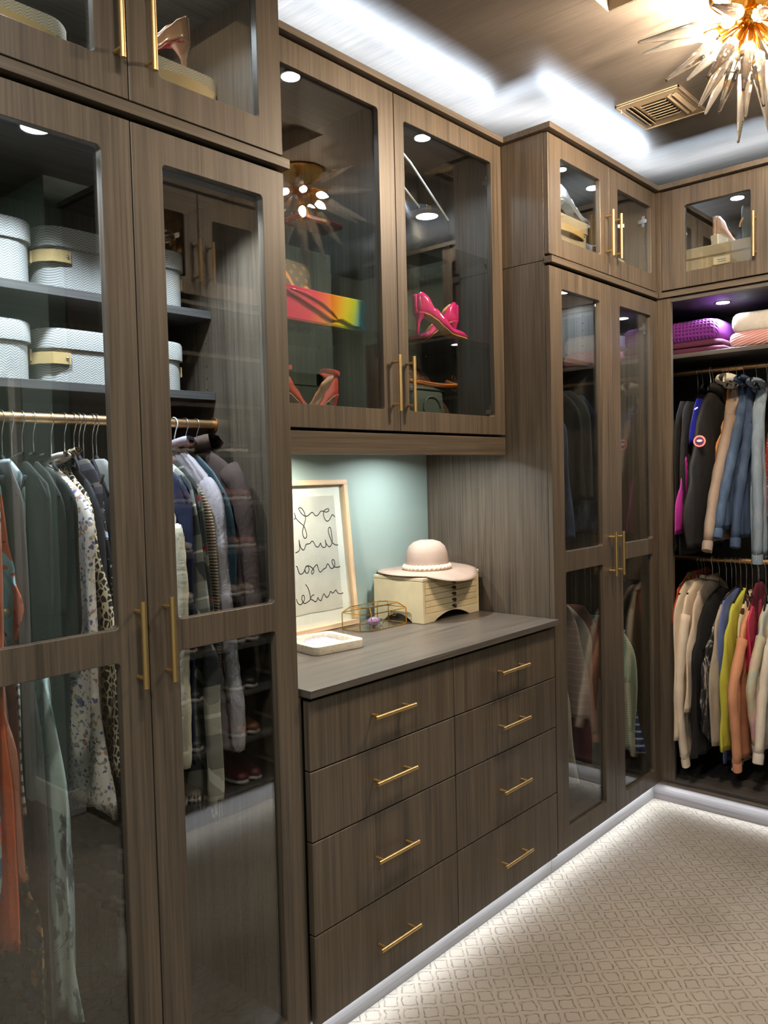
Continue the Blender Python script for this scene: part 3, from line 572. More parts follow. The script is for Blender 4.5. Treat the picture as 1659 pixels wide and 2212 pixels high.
# ================================================================= BOXES
def rbox_ring(x0, x1, y0, y1, r, z, n=6): return [(u, v, z) for u, v in rrect(x0, x1, y0, y1, r, n)]
def linen_box(x0, x1, y0, y1, z0, z1, label, group=None, mat=None, lid=0.05, r=0.055, strap='ends', strapmat=None):
    mat = mat or HERR; cx, cy = (x0+x1)/2, (y0+y1)/2
    t = thing('storage_box', (cx, cy, z0), label, 'box', group)
    o = 0.006; e = 0.004
    part('body', MB().ringloft([rbox_ring(x0+o, x1-o, y0+o, y1-o, r, z) for z in (z0, z0+0.003, z1-lid*0.5)]), mat, t, smooth='auto', bev=0)
    rings = [rbox_ring(x0+e, x1-e, y0+e, y1-e, r, z1-lid), rbox_ring(x0, x1, y0, y1, r, z1-lid+0.0005), rbox_ring(x0, x1, y0, y1, r, z1-0.008), rbox_ring(x0+0.0025, x1-0.0025, y0+0.0025, y1-0.0025, r, z1-0.002), rbox_ring(x0+0.008, x1-0.008, y0+0.008, y1-0.008, r-0.006, z1)]
    part('lid', MB().ringloft(rings), mat, t, smooth='auto')
    zs = z1-lid-(0.024 if strap == 'ends' else 0.015); sm = strapmat or TAN
    def band(path):
        mb = MB(); n = len(path); hw = 0.014; th = 0.0025; rings = []
        for i, p in enumerate(path):
            p = Vector(p); q = Vector(path[min(i+1, n-1)])-Vector(path[max(i-1, 0)]); nn = Vector((q.y, -q.x, 0)).normalized()
            rings.append([p+nn*th+Vector((0, 0, hw)), p-nn*th+Vector((0, 0, hw)), p-nn*th-Vector((0, 0, hw)), p+nn*th-Vector((0, 0, hw))])
        mb.ringloft(rings); return mb
    def rivet(p, ax): return part('rivet', MB().sphere(p, 0.0045, 8), STEEL, t, smooth=True)
    if strap == 'ends':
        for sx, xe in ((-1, x0), (1, x1)):
            if sx == 1: path = [(xe+0.002, y0+0.050, zs), (xe+0.009, y0+0.075, zs), (xe+0.012, (y0+y1)/2, zs), (xe+0.009, y1-0.075, zs), (xe+0.002, y1-0.050, zs)]
            else: path = [(xe-sx*0.068, y0+o-0.004, zs), (xe-sx*0.050, y0+o-0.006, zs), (xe-sx*0.025, y0+0.004, zs), (xe-sx*0.003, y0+0.028, zs), (xe+sx*0.010, y0+0.07, zs), (xe+sx*0.012, (y0+y1)/2, zs), (xe+sx*0.010, y1-0.07, zs), (xe-sx*0.003, y1-0.028, zs)]
            part('strap', band(path), sm, t, smooth='auto')
            if sx == -1: rivet((xe-sx*0.058, y0+o-0.008, zs), 0)
    elif strap == 'front':
        n = 12; path = [(cx-(x1-x0)*0.36+(x1-x0)*0.72*k/n, y0+o-0.004-0.022*math.sin(PI*k/n)**0.7, zs) for k in range(n+1)]
        part('strap', band(path), sm, t, smooth='auto'); rivet((path[0][0]+0.006, y0+o-0.008, zs), 0); rivet((path[-1][0]-0.006, y0+o-0.008, zs), 0)
    return t
linen_box(0.565, 0.918, 0.325, 0.57, 2.026, 2.180, 'grey herringbone linen box at the wardrobe edge, upper shelf', 'linen boxes in the wardrobe')
linen_box(0.928, 1.345, 0.325, 0.57, 2.026, 2.182, 'grey herringbone linen box behind the door stiles, upper shelf', 'linen boxes in the wardrobe')
linen_box(0.565, 0.908, 0.325, 0.57, 1.801, 1.944, 'grey herringbone linen box at the wardrobe edge, just above the hanging rod', 'linen boxes in the wardrobe')
linen_box(0.918, 1.333, 0.325, 0.57, 1.801, 1.936, 'grey herringbone linen box behind the door stiles, just above the hanging rod', 'linen boxes in the wardrobe')
linen_box(0.565, 0.885, 0.052, 0.34, 2.386, 2.518, 'linen box with wavy leather strap behind the first overhead door', 'boxes in the overhead cabinets', HERRB, strap='front', lid=0.038)
linen_box(1.020, 1.275, 0.052, 0.34, 2.386, 2.530, 'linen box with leather strap carrying the nude pump', 'boxes in the overhead cabinets', HERRB, strap='front', lid=0.038)
linen_box(2.80, 3.205, 0.085, 0.40, 2.386, 2.600, 'tan box with leather loop strap in the corner overhead cabinet', 'boxes in the overhead cabinets', LINEN, r=0.03, strap='front')
linen_box(3.215, 3.40, 0.13, 0.40, 2.386, 2.545, 'pale grey box beside the tan box in the corner overhead cabinet', 'boxes in the overhead cabinets', HERR, r=0.02, strap='none')
linen_box(3.42, 3.58, 0.10, 0.36, 2.386, 2.52, 'speckled box with strap behind the rightmost corner overhead door', 'boxes in the overhead cabinets', HERRB, r=0.03, strap='front')
t = thing('storage_box', (3.95, -0.28, 2.386), 'wide beige box with a paper label card, overhead cabinet of the end run', 'box', 'boxes in the overhead cabinets')
part('body', MB().box(3.765, 4.12, -0.555, -0.062, 2.386, 2.512), LINEN, t, bev=0.004)
part('lid', MB().box(3.760, 4.125, -0.560, -0.058, 2.512, 2.562), LINEN, t, bev=0.005)
lb = part('label_card', MB().box(3.7605, 3.763, -0.300, -0.228, 2.470, 2.502), nmat('card', S(222, 212, 190), 0.6), t)
for k, (a_, b_) in enumerate(((-0.248, -0.284), (-0.250, -0.281))):
    for j in range(9):
        yy = a_+(b_-a_)*j/8.0; part('lettering', MB().box(3.7600, 3.7606, yy-0.0015, yy+0.0012, 2.488-k*0.009, 2.4915-k*0.009+0.001*(j % 2)), nmat('print', S(120, 110, 96), 0.8), lb) if k == 0 and j < 1 else None
mbt = MB()
for k in range(2):
    for j in range(10): yy = -0.246-0.004*j; mbt.box(3.7600, 3.7606, yy-0.0014, yy+0.0010, 2.4865-k*0.009, 2.4895-k*0.009+0.0012*((j*7) % 3))
part('lettering', mbt, nmat('faded_print', S(120, 110, 96), 0.8), lb)
part('card_holder', MB().box(3.758, 3.762, -0.304, -0.300, 2.466, 2.506).box(3.758, 3.762, -0.228, -0.224, 2.466, 2.506).box(3.758, 3.762, -0.304, -0.224, 2.466, 2.470), TAN, t)

# ================================================================= SHOES
def interp(tab, t_):
    for (a, b) in zip(tab, tab[1:]):
        if t_ <= b[0]:
            k = (t_-a[0])/(b[0]-a[0]); k = k*k*(3-2*k)*0.5+k*0.5; return [a[i]+(b[i]-a[i])*k for i in range(1, len(a))]
    return list(tab[-1][1:])
def pump(loc, ang, label, upper, lining, sole, heel=0.095, ln=0.205, scallop=False, strap=False, name='high_heel_pump', group=None, heelmat=None, wedge=False, cat='shoe', high=1.0, white_sole=False):
    t = thing(name, loc, label, cat, group); L_ = Vector(loc); ca, sa = math.cos(ang), math.sin(ang)
    W = lambda x, y, z: (L_.x+ca*x-sa*y, L_.y+sa*x+ca*y, L_.z+z)
    tab = [(0.0, heel, 0.010, 0.062*high), (0.06, heel*0.99, 0.022, 0.060*high), (0.18, heel*0.93, 0.028, 0.048*high), (0.34, heel*0.74, 0.026, 0.032), (0.50, heel*0.42, 0.027, 0.026), (0.64, heel*0.14, 0.033, 0.022), (0.74, 0.006, 0.037, 0.024), (0.86, 0.004, 0.029, 0.022), (0.95, 0.004, 0.014, 0.014), (1.0, 0.005, 0.003, 0.006)]
    n = 15; M = 34; rings = []; soles = []
    for i in range(M+1):
        s = i/M; zc, wd, hh = interp(tab, s); x = 0.002+s*ln
        if scallop and s < 0.62: hh *= 1.0+0.28*abs(math.sin(s*PI/0.31))
        cl = min(1, max(0, (s-0.62)/0.12)); cl = cl*cl*(3-2*cl); ring = []
        for j in range(n):
            a = -1+2*j/(n-1)
            if abs(a) > 0.35:
                q = (abs(a)-0.35)/0.65; yy = wd*(1-0.22*q*q) ; zz = hh*q
                k2 = cl; ty = wd*math.cos(q*PI/2)**0.8; tz = hh*math.sin(q*PI/2)
                yy = yy*(1-k2)+ty*k2; zz = zz*(1-k2)+tz*k2; yy = math.copysign(yy, a)
            else: yy = wd*a/0.35; zz = -0.002*(1-abs(a)/0.35)
            ring.append(W(x, yy, zc+zz+0.003))
        rings.append(ring); soles.append([W(x, wd*0.92*k, zc+0.0005-0.0012*(1-abs(k))) for k in (-1, -0.5, 0, 0.5, 1)]+[W(x, wd*0.9*k, zc-0.0028) for k in (1, 0.5, 0, -0.5, -1)])
    back = [W(0.002-0.004, 0.0, 0)]
    u = part('upper', MB().ringloft(rings, cap=False, closed=False), [upper, lining], t, smooth=True)
    m = u.modifiers.new('thickness', 'SOLIDIFY'); m.thickness = 0.0016; m.material_offset = 1; m.offset = 0
    # heel counter closing the back
    cr = []
    for k in range(9):
        a = PI/2+PI*k/8; cr.append([W(0.003+0.010*math.cos(a)*1.0, 0.0102*math.sin(a), heel+0.001+q*0.062*high*(1.0)) for q in (0, 0.3, 0.6, 0.85, 1.0)])
    c = part('heel_counter', MB().ringloft(cr, cap=False, closed=False), [upper, lining], t, smooth=True); m = c.modifiers.new('thickness', 'SOLIDIFY'); m.thickness = 0.0016; m.offset = 0; m.material_offset = 1
    part('outsole', MB().ringloft(soles), sole, t, smooth='auto')
    hm = heelmat or upper
    if wedge:
        part('heel', MB().ringloft([[W(x, y, 0.0) for x, y in ((0.0, -0.02), (0.075, -0.026), (0.075, 0.026), (0.0, 0.02))], [W(x, y, z) for x, y, z in ((-0.006, -0.022, heel-0.001), (0.060, -0.026, heel*0.80), (0.060, 0.026, heel*0.80), (-0.006, 0.022, heel-0.001))]]), hm, t, bev=0.003)
    elif heel > 0.03:
        rr = []
        for q in (0, 0.04, 0.3, 0.6, 0.8, 0.93, 1.0):
            r = 0.0048+0.0205*max(0, (q-0.5)/0.5)**1.7+0.0015*q; xc = 0.012+0.014*max(0, (q-0.5)/0.5)**1.6-0.003*(1-q)
            rr.append([W(xc+r*1.15*math.cos(2*PI*k/12), r*math.sin(2*PI*k/12), q*heel-(0.10*heel*max(0, math.cos(2*PI*k/12))*max(0, (q-0.9)/0.1)**1.0)) for k in range(12)])
        part('heel', MB().ringloft(rr), hm, t, smooth=True)
    if strap:
        z0 = heel+0.062*high+0.006; pts = [W(0.028+0.034*math.cos(a), 0.030*math.sin(a), z0+0.006*math.cos(a)) for a in [2*PI*k/20 for k in range(21)]]
        part('ankle_strap', MB().tube(pts, 0.0075, 8, cap=False, flat=0.22, up=(0, 0, 1)), upper, t, smooth=True)
        part('buckle', MB().tube([W(0.052+0.006*math.cos(a), 0.031, z0+0.008*math.sin(a)) for a in [2*PI*k/12 for k in range(13)]], 0.0012, 6, cap=False), GOLD, t, smooth=True)
    return t
NUDE = patent('nude_patent', (214, 166, 132)); NUDEL = nmat('nude_lining', S(222, 186, 156), 0.5); REDS = nmat('red_sole', S(170, 24, 44), 0.25)
PINKP = patent('hot_pink_patent', (222, 30, 120)); TANL = nmat('tan_lining', S(226, 170, 96), 0.5); REDM = nmat('red_suede', S(186, 52, 36), 0.6); REDL = nmat('sandal_lining', S(206, 164, 130), 0.5)
pump((1.215, 0.125, 2.531), math.radians(183), 'nude patent stiletto pump with red sole on the linen box', NUDE, NUDEL, REDS, 0.088)
pump((0.965, 0.30, 2.386), math.radians(150), 'nude patent pump half hidden behind the meeting door stiles', NUDE, NUDEL, REDS, 0.088)
pump((2.315, 0.325, 2.0655), math.radians(-19), 'hot pink scalloped pump, toe pointing to the niche end of the glass shelf', PINKP, TANL, TANL, 0.085, ln=0.225, scallop=True, group='hot pink pumps')
pump((2.580, 0.335, 2.0655), math.radians(152), 'hot pink scalloped pump with its heel towards the cabinet end', PINKP, TANL, TANL, 0.085, scallop=True, group='hot pink pumps')
pump((1.905, 0.335, 1.7255), math.radians(186), 'red ankle strap sandal showing its heel at the cabinet floor', REDM, REDL, REDL, 0.102, strap=True, name='strappy_sandal', group='red sandals')
pump((1.640, 0.330, 1.7245), math.radians(2), 'red ankle strap sandal pointing at the other red one', REDM, REDL, REDL, 0.102, strap=True, name='strappy_sandal', group='red sandals')
WHT = nmat('white_leather', S(226, 220, 210), 0.3); GREYS = plain('grey_suede', (92, 104, 112), 0.8); BLK = nmat('black_leather', S(22, 22, 24), 0.35); SILV = nmat('silver_leather', S(196, 200, 206), 0.2, 0.7)
pump((3.87, -0.195, 2.5635), math.radians(-20), 'nude and white heeled shoe standing on the wide beige box', nmat('blush_leather', S(196, 160, 142), 0.4), WHT, WHT, 0.07, heelmat=WHT, high=1.3, wedge=True)
t = thing('ankle_boot', (3.92, -0.335, 2.5635), 'grey suede peep cut ankle boot standing on the wide beige box', 'shoe')
rings = [[(3.92+cx_+rx*math.cos(2*PI*k/18), -0.335+ry*math.sin(2*PI*k/18), 2.566+z) for k in range(18)] for z, cx_, rx, ry in ((0.0, 0.05, 0.105, 0.036), (0.02, 0.05, 0.105, 0.038), (0.05, 0.035, 0.085, 0.037), (0.08, 0.005, 0.050, 0.034), (0.12, -0.005, 0.042, 0.034), (0.16, 0.0, 0.044, 0.036), (0.175, 0.0, 0.040, 0.033))]
part('shaft', MB().ringloft(rings), GREYS, t, smooth='auto'); part('cutout', MB().tube([(3.874+0.003*k, -0.335+0.030*math.cos(PI*k/8), 2.645+0.045*math.sin(PI*k/8)) for k in range(9)], 0.005, 8), REDL, t, smooth=True)
pump((3.06, 0.17, 2.6015), math.radians(-15), 'silver stiletto resting on the tan box', SILV, WHT, SILV, 0.09)
pump((2.90, 0.20, 2.6015), math.radians(170), 'black slingback heel standing on the tan box', BLK, NUDEL, BLK, 0.07)
pump((3.50, 0.19, 2.521), math.radians(200), 'dark ballet flat lying on the speckled box', BLK, NUDEL, BLK, 0.012)
# shoes on the opposite shelves (mirrored in the wardrobe glass)
def sneaker(loc, ang, label, m_up, group):
    t = thing('sneaker', loc, label, 'shoe', group); L_ = Vector(loc); ca, sa = math.cos(ang), math.sin(ang); W = lambda x, y, z: (L_.x+ca*x-sa*y, L_.y+sa*x+ca*y, L_.z+z)
    st = [(0.0, 0.020, 0.075, 0.03), (0.03, 0.034, 0.085, 0.02), (0.09, 0.036, 0.082, 0.02), (0.14, 0.038, 0.06, 0.02), (0.20, 0.044, 0.045, 0.02), (0.25, 0.036, 0.035, 0.02), (0.275, 0.016, 0.024, 0.02)]
    rings = [[W(x, wd*math.cos(2*PI*k/14), 0.018+(h_)*(0.5+0.5*math.sin(2*PI*k/14))) for k in range(14)] for x, wd, h_, _ in st]
    part('upper', MB().ringloft(rings), m_up, t, smooth=True)
    part('sole', MB().ringloft([[W(x, wd*1.08*math.cos(2*PI*k/14), 0.014+0.0135*math.sin(2*PI*k/14)) for k in range(14)] for x, wd, h_, _ in st]), WHT, t, smooth=True)
cols = [WHT, nmat('brown_leather', S(120, 72, 44), 0.4), nmat('wine_leather', S(96, 26, 40), 0.4), BLK, nmat('taupe_leather', S(150, 134, 118), 0.5)]; names = ['white', 'brown', 'wine red', 'black', 'taupe']
rs = random.Random(5)
for r_ in range(1, 9):
    for k in range(3):
        i = rs.randrange(5); x = 2.02+k*0.33+rs.uniform(-0.02, 0.02)
        for q in (0, 1): sneaker((x+q*0.095, -1.72, 0.1085+(r_-1)*0.2245), math.radians(92 if q else 88), names[i]+' shoe opposite, shelf '+['one', 'two', 'three', 'four', 'five', 'six', 'seven', 'eight'][r_-1]+' up, '+['near', 'middle', 'far'][k]+' pair, '+('far foot' if q else 'near foot'), cols[i], 'shoes on the opposite shelves')

# ================================================================= BAGS
def rainbow():
    m = nmat('rainbow_patent', rough=0.10, Coat_Weight=0.7); g = N(m); X = g.xyz(g.obj()); u = g.math('ADD', g.math('MULTIPLY', X[0], 1.0), g.math('MULTIPLY', X[2], -0.25))
    f = g.n('ShaderNodeMapRange', {0: u, 1: -0.19, 2: 0.19}).outputs[0]
    g.base(g.ramp(f, [(0.0, S(222, 30, 96)), (0.30, S(232, 42, 88)), (0.46, S(242, 120, 40)), (0.58, S(244, 176, 40)), (0.68, S(226, 214, 30)), (0.76, S(190, 206, 40)), (0.86, S(40, 150, 170)), (1.0, S(16, 120, 180))])); return m
RB = rainbow()
t = thing('clutch_bag', (1.82, 0.33, 2.0375), 'glossy rainbow patent clutch with a folded flap on the glass shelf', 'bag')
f = lambda y0: (lambda u, v, w_: (u, y0+w_, v))
body = [(1.645, 2.0375), (2.022, 2.0375), (2.008, 2.085), (1.992, 2.118), (1.960, 2.128), (1.80, 2.130), (1.66, 2.134), (1.640, 2.10)]
part('body', MB().plate(body, [], 0.052, f(0.285)), RB, t, bev=0.008)
flap = [(1.625, 2.134), (1.66, 2.140), (1.80, 2.137), (1.95, 2.137), (1.985, 2.137), (2.000, 2.128), (1.996, 2.112), (1.975, 2.060), (1.965, 2.046), (1.93, 2.048), (1.885, 2.062), (1.87, 2.061), (1.855, 2.055), (1.83, 2.057), (1.79, 2.073), (1.70, 2.105), (1.64, 2.124)]
fl = part('flap', MB().plate(flap, [], 0.008, f(0.272)), RB, t, bev=0.0035)
fl2 = part('flap_fold', MB().tube([(1.66, 0.272, 2.128), (1.72, 0.268, 2.122), (1.79, 0.267, 2.103), (1.835, 0.268, 2.080), (1.86, 0.271, 2.062)], [0.002, 0.0045, 0.005, 0.004, 0.0015], 10), RB, t, smooth=True)
t = thing('wallet', (1.91, 0.40, 2.3875), 'red leather wallet lying on the top glass shelf', 'wallet')
part('body', MB().box(1.80, 1.99, 0.36, 0.46, 2.388, 2.408), nmat('red_leather', S(150, 30, 34), 0.35), t, bev=0.006); part('clasp', MB().box(1.885, 1.905, 0.356, 0.361, 2.393, 2.403), GOLD, t, bev=0.001)
def soft_bag(name, cx, cy, z0, wd, dp, ht, mat, label, taper=0.8, cat='bag', round_=0.03, group=None):
    t = thing(name, (cx, cy, z0), label, cat, group); rings = []
    for q in (0, 0.03, 0.3, 0.6, 0.85, 0.95, 1.0):
        k = 1-(1-taper)*q; bul = 1+0.10*math.sin(PI*q); sh = 0.6 if q == 1.0 else (0.92 if q in (0, 0.95) else 1)
        rings.append(rbox_ring(cx-wd/2*k*sh, cx+wd/2*k*sh, cy-dp/2*k*bul*sh, cy+dp/2*k*bul*sh, min(round_, dp/2*k*bul*sh*0.95, wd/2*k*sh*0.95), z0+ht*q, 5))
    part('body', MB().ringloft(rings), mat, t, smooth='auto'); return t
t = soft_bag('handbag', 1.745, 0.475, 2.0375, 0.30, 0.13, 0.235, MONO, 'brown monogram canvas bag with a tan strap behind the rainbow clutch', 0.96)
part('strap', MB().tube([(1.70, 0.405, 2.262), (1.715, 0.393, 2.25), (1.76, 0.388, 2.20), (1.80, 0.386, 2.14), (1.825, 0.386, 2.09)], 0.011, 8, flat=0.2, up=(1, 0, 0)), nmat('vachetta', S(206, 138, 74), 0.45), t, smooth='auto')
part('trim', MB().tube([(1.60, 0.402, 2.185), (1.83, 0.402, 2.172)], 0.0035, 8), GOLD, t); part('tab', MB().sphere((1.845, 0.40, 2.171), 0.016, 12, (1, 0.35, 1)), nmat('tan_tab', S(196, 132, 70), 0.45), t, smooth=True)
pebble = nmat('black_pebbled_leather', S(30, 31, 34), 0.34); _g = N(pebble); _v = _g.n('ShaderNodeTexVoronoi', {'Vector': _g.obj(), 'Scale': 380.0}); _g.bump(_v.outputs[0], 0.5, 0.001)
t = thing('tote_bag', (2.49, 0.44, 2.3925), 'black pebbled leather bag with slouched top and slim handles', 'bag'); rings = []
for q, hw, hd in ((0, 0.125, 0.07), (0.04, 0.132, 0.075), (0.4, 0.135, 0.08), (0.75, 0.13, 0.06), (1.0, 0.125, 0.03)):
    rings.append([(2.49+hw*math.copysign(abs(math.cos(a))**0.6, math.cos(a)), 0.44+hd*math.copysign(abs(math.sin(a))**0.6, math.sin(a)), 2.393+q*0.24-(0.055*q*(1-(math.cos(a))**2) if q > 0.5 else 0)+(0.02*q*math.cos(a) if q > 0.5 else 0)) for a in [2*PI*k/36 for k in range(36)]])
part('body', MB().ringloft(rings), pebble, t, smooth='auto')
for yy, x0_, x1_ in ((0.372, 2.33, 2.575), (0.50, 2.30, 2.54)): part('handle', MB().tube([(x0_+0.08, yy, 2.56), (x0_-0.02, yy, 2.62), (x0_-0.06, yy, 2.70), (x0_-0.03, yy, 2.745), (x0_+0.03, yy, 2.715), (x1_-0.09, yy, 2.625), (x1_, yy-0.01, 2.545)], 0.0055, 8, flat=0.6), nmat('handle_leather', S(190, 196, 204), 0.3, 0.3), t, smooth=True)
part('clasp', MB().box(2.43, 2.46, 0.352, 0.358, 2.555, 2.572), SILVER, t, bev=0.002)
t = soft_bag('basket_bag', 1.66, 0.50, 1.7245, 0.24, 0.14, 0.20, rib('woven_straw', (96, 72, 48), 130, (1, 1, 0.3)), 'small woven straw bag behind the red sandals', 1.05)
part('handle', MB().tube([(1.60, 0.50, 1.92), (1.61, 0.50, 1.97), (1.66, 0.50, 2.0), (1.71, 0.50, 1.97), (1.72, 0.50, 1.92)], 0.006, 8), BLK, t, smooth=True)
t = thing('handbag', (2.44, 0.46, 1.7245), 'slouchy monogram canvas shoulder bag with a braided orange handle', 'bag'); rings = []
for q, hw, hd, xc in ((0, 0.205, 0.10, 2.46), (0.04, 0.21, 0.105, 2.46), (0.35, 0.185, 0.10, 2.45), (0.6, 0.15, 0.075, 2.425), (0.85, 0.12, 0.05, 2.41), (1.0, 0.06, 0.02, 2.395)):
    rings.append([(xc+hw*math.cos(a)*(1+0.04*math.sin(5*a)), 0.46+hd*math.sin(a), 1.725+q*0.265) for a in [2*PI*k/36 for k in range(36)]])
part('body', MB().ringloft(rings), MONO, t, smooth=True)
ORL = nmat('orange_braid', S(206, 120, 44), 0.45); pts = [(2.28+0.30*math.sin(PI*k/20/1.0)*0+0.30*k/20, 0.345-0.04*math.sin(PI*k/20), 1.905-0.014*math.sin(PI*k/20)) for k in range(21)]
hd_ = part('handle', MB().tube(pts+[(2.592, 0.37, 1.912), (2.590, 0.40, 1.925)], 0.0085, 10), ORL, t, smooth=True)
part('stitching', MB().ringloft([[(p[0], p[1]-0.0085, p[2]-0.001), (p[0]+0.002, p[1]-0.0095, p[2]+0.003), (p[0]+0.002, p[1]-0.0075, p[2]-0.004)] for p in pts], closed=True), nmat('stitch', S(120, 60, 24), 0.7), hd_)
for zz in (1.935, 1.89): part('ring', MB().tube([(2.575+0.010*math.cos(a), 0.352, zz+0.010*math.sin(a)) for a in [2*PI*k/14 for k in range(15)]], 0.0018, 6, cap=False), GOLD, t, smooth=True)
CB = nmat('grey_green_leather', S(74, 84, 78), 0.5)
t = soft_bag('camera_bag', 2.315, 0.305, 1.7245, 0.20, 0.075, 0.152, CB, 'grey green boxy bag with an embossed ring, cabinet floor', 0.97, round_=0.035)
part('embossing', MB().tube([(2.325+0.048*math.cos(a), 0.264, 1.80+0.040*math.sin(a)) for a in [2*PI*k/24 for k in range(20)]], 0.004, 8), CB, t, smooth=True); part('zip', MB().box(2.23, 2.40, 0.2655, 0.269, 1.862, 1.866), BLK, t)

# ================================================================= WORKTOP OBJECTS
OAK = wood('pale_oak_frame', 'z', (196, 162, 124), (226, 196, 160), 0.5); OAKX = wood('pale_oak_frame_x', 'x', (196, 162, 124), (226, 196, 160), 0.5)
vy, vz = Vector((0, 0.048, 0.55)).normalized(), None
pn = Vector((0, -vy.z, vy.y)); PO = Vector((0, 0.552, 1.0015))
PW = lambda x, s, d=0.0: tuple(Vector((x, 0, 0))+PO+Vector((0, vy.y, vy.z))*s+pn*d)
t = thing('picture_frame', (1.92, 0.56, 1.0), 'leaning pale wood framed print of black looping handwriting', 'picture')
fx0, fx1, fh = 1.62, 2.208, 0.549
def bar(u0, u1, v0, v1, d0, d1): return MB().add([PW(u, v, d) for u in (u0, u1) for v in (v0, v1) for d in (d0, d1)], [(0, 1, 3, 2), (4, 6, 7, 5), (0, 4, 5, 1), (2, 3, 7, 6), (0, 2, 6, 4), (1, 5, 7, 3)])
part('frame_rail', bar(fx0, fx1, 0, 0.019, -0.010, 0.008), OAKX, t, bev=0.001); part('frame_rail', bar(fx0, fx1, fh-0.019, fh, -0.010, 0.008), OAKX, t, bev=0.001)
part('frame_stile', bar(fx0, fx0+0.019, 0.019, fh-0.019, -0.010, 0.008), OAK, t, bev=0.001); part('frame_stile', bar(fx1-0.019, fx1, 0.019, fh-0.019, -0.010, 0.008), OAK, t, bev=0.001)
part('mat_board', bar(fx0+0.019, fx1-0.019, 0.019, fh-0.019, -0.0095, -0.0085), nmat('mat_board', S(232, 228, 218), 0.8), t)
rg = random.Random(2); e0 = [(1.688+0.454*k/24, 0.0705+rg.uniform(-0.0012, 0.0012)) for k in range(25)]+[(2.1425+rg.uniform(-0.0007, 0.0007), 0.07+0.42*k/20) for k in range(1, 20)]+[(2.142-0.454*k/24, 0.490+rg.uniform(-0.001, 0.001)) for k in range(25)]
part('paper', MB().plate(e0, [], 0.0015, lambda u, v, w_: PW(u, v, -0.0083+w_)), plain('deckled_paper', (210, 202, 190), 0.9, 200, 0.4), t)
def stroke_mesh(strokes, d=-0.0064, r=0.0017):
    mb = MB()
    for s in strokes:
        P_ = [Vector((a, b, 0)) for a, b in s]; pts = []
        for i in range(len(P_)-1):
            p0, p1, p2, p3 = P_[max(i-1, 0)], P_[i], P_[i+1], P_[min(i+2, len(P_)-1)]
            for k in range(4): q = k/4; pts.append(0.5*((2*p1)+(p2-p0)*q+(2*p0-5*p1+4*p2-p3)*q*q+(3*p1-p0-3*p2+p3)*q**3))
        pts.append(P_[-1]); mb.tube([PW(p.x, p.y, d) for p in pts], r, 6, flat=0.25, up=tuple((Vector((1, 0, 0)))))
    return mb
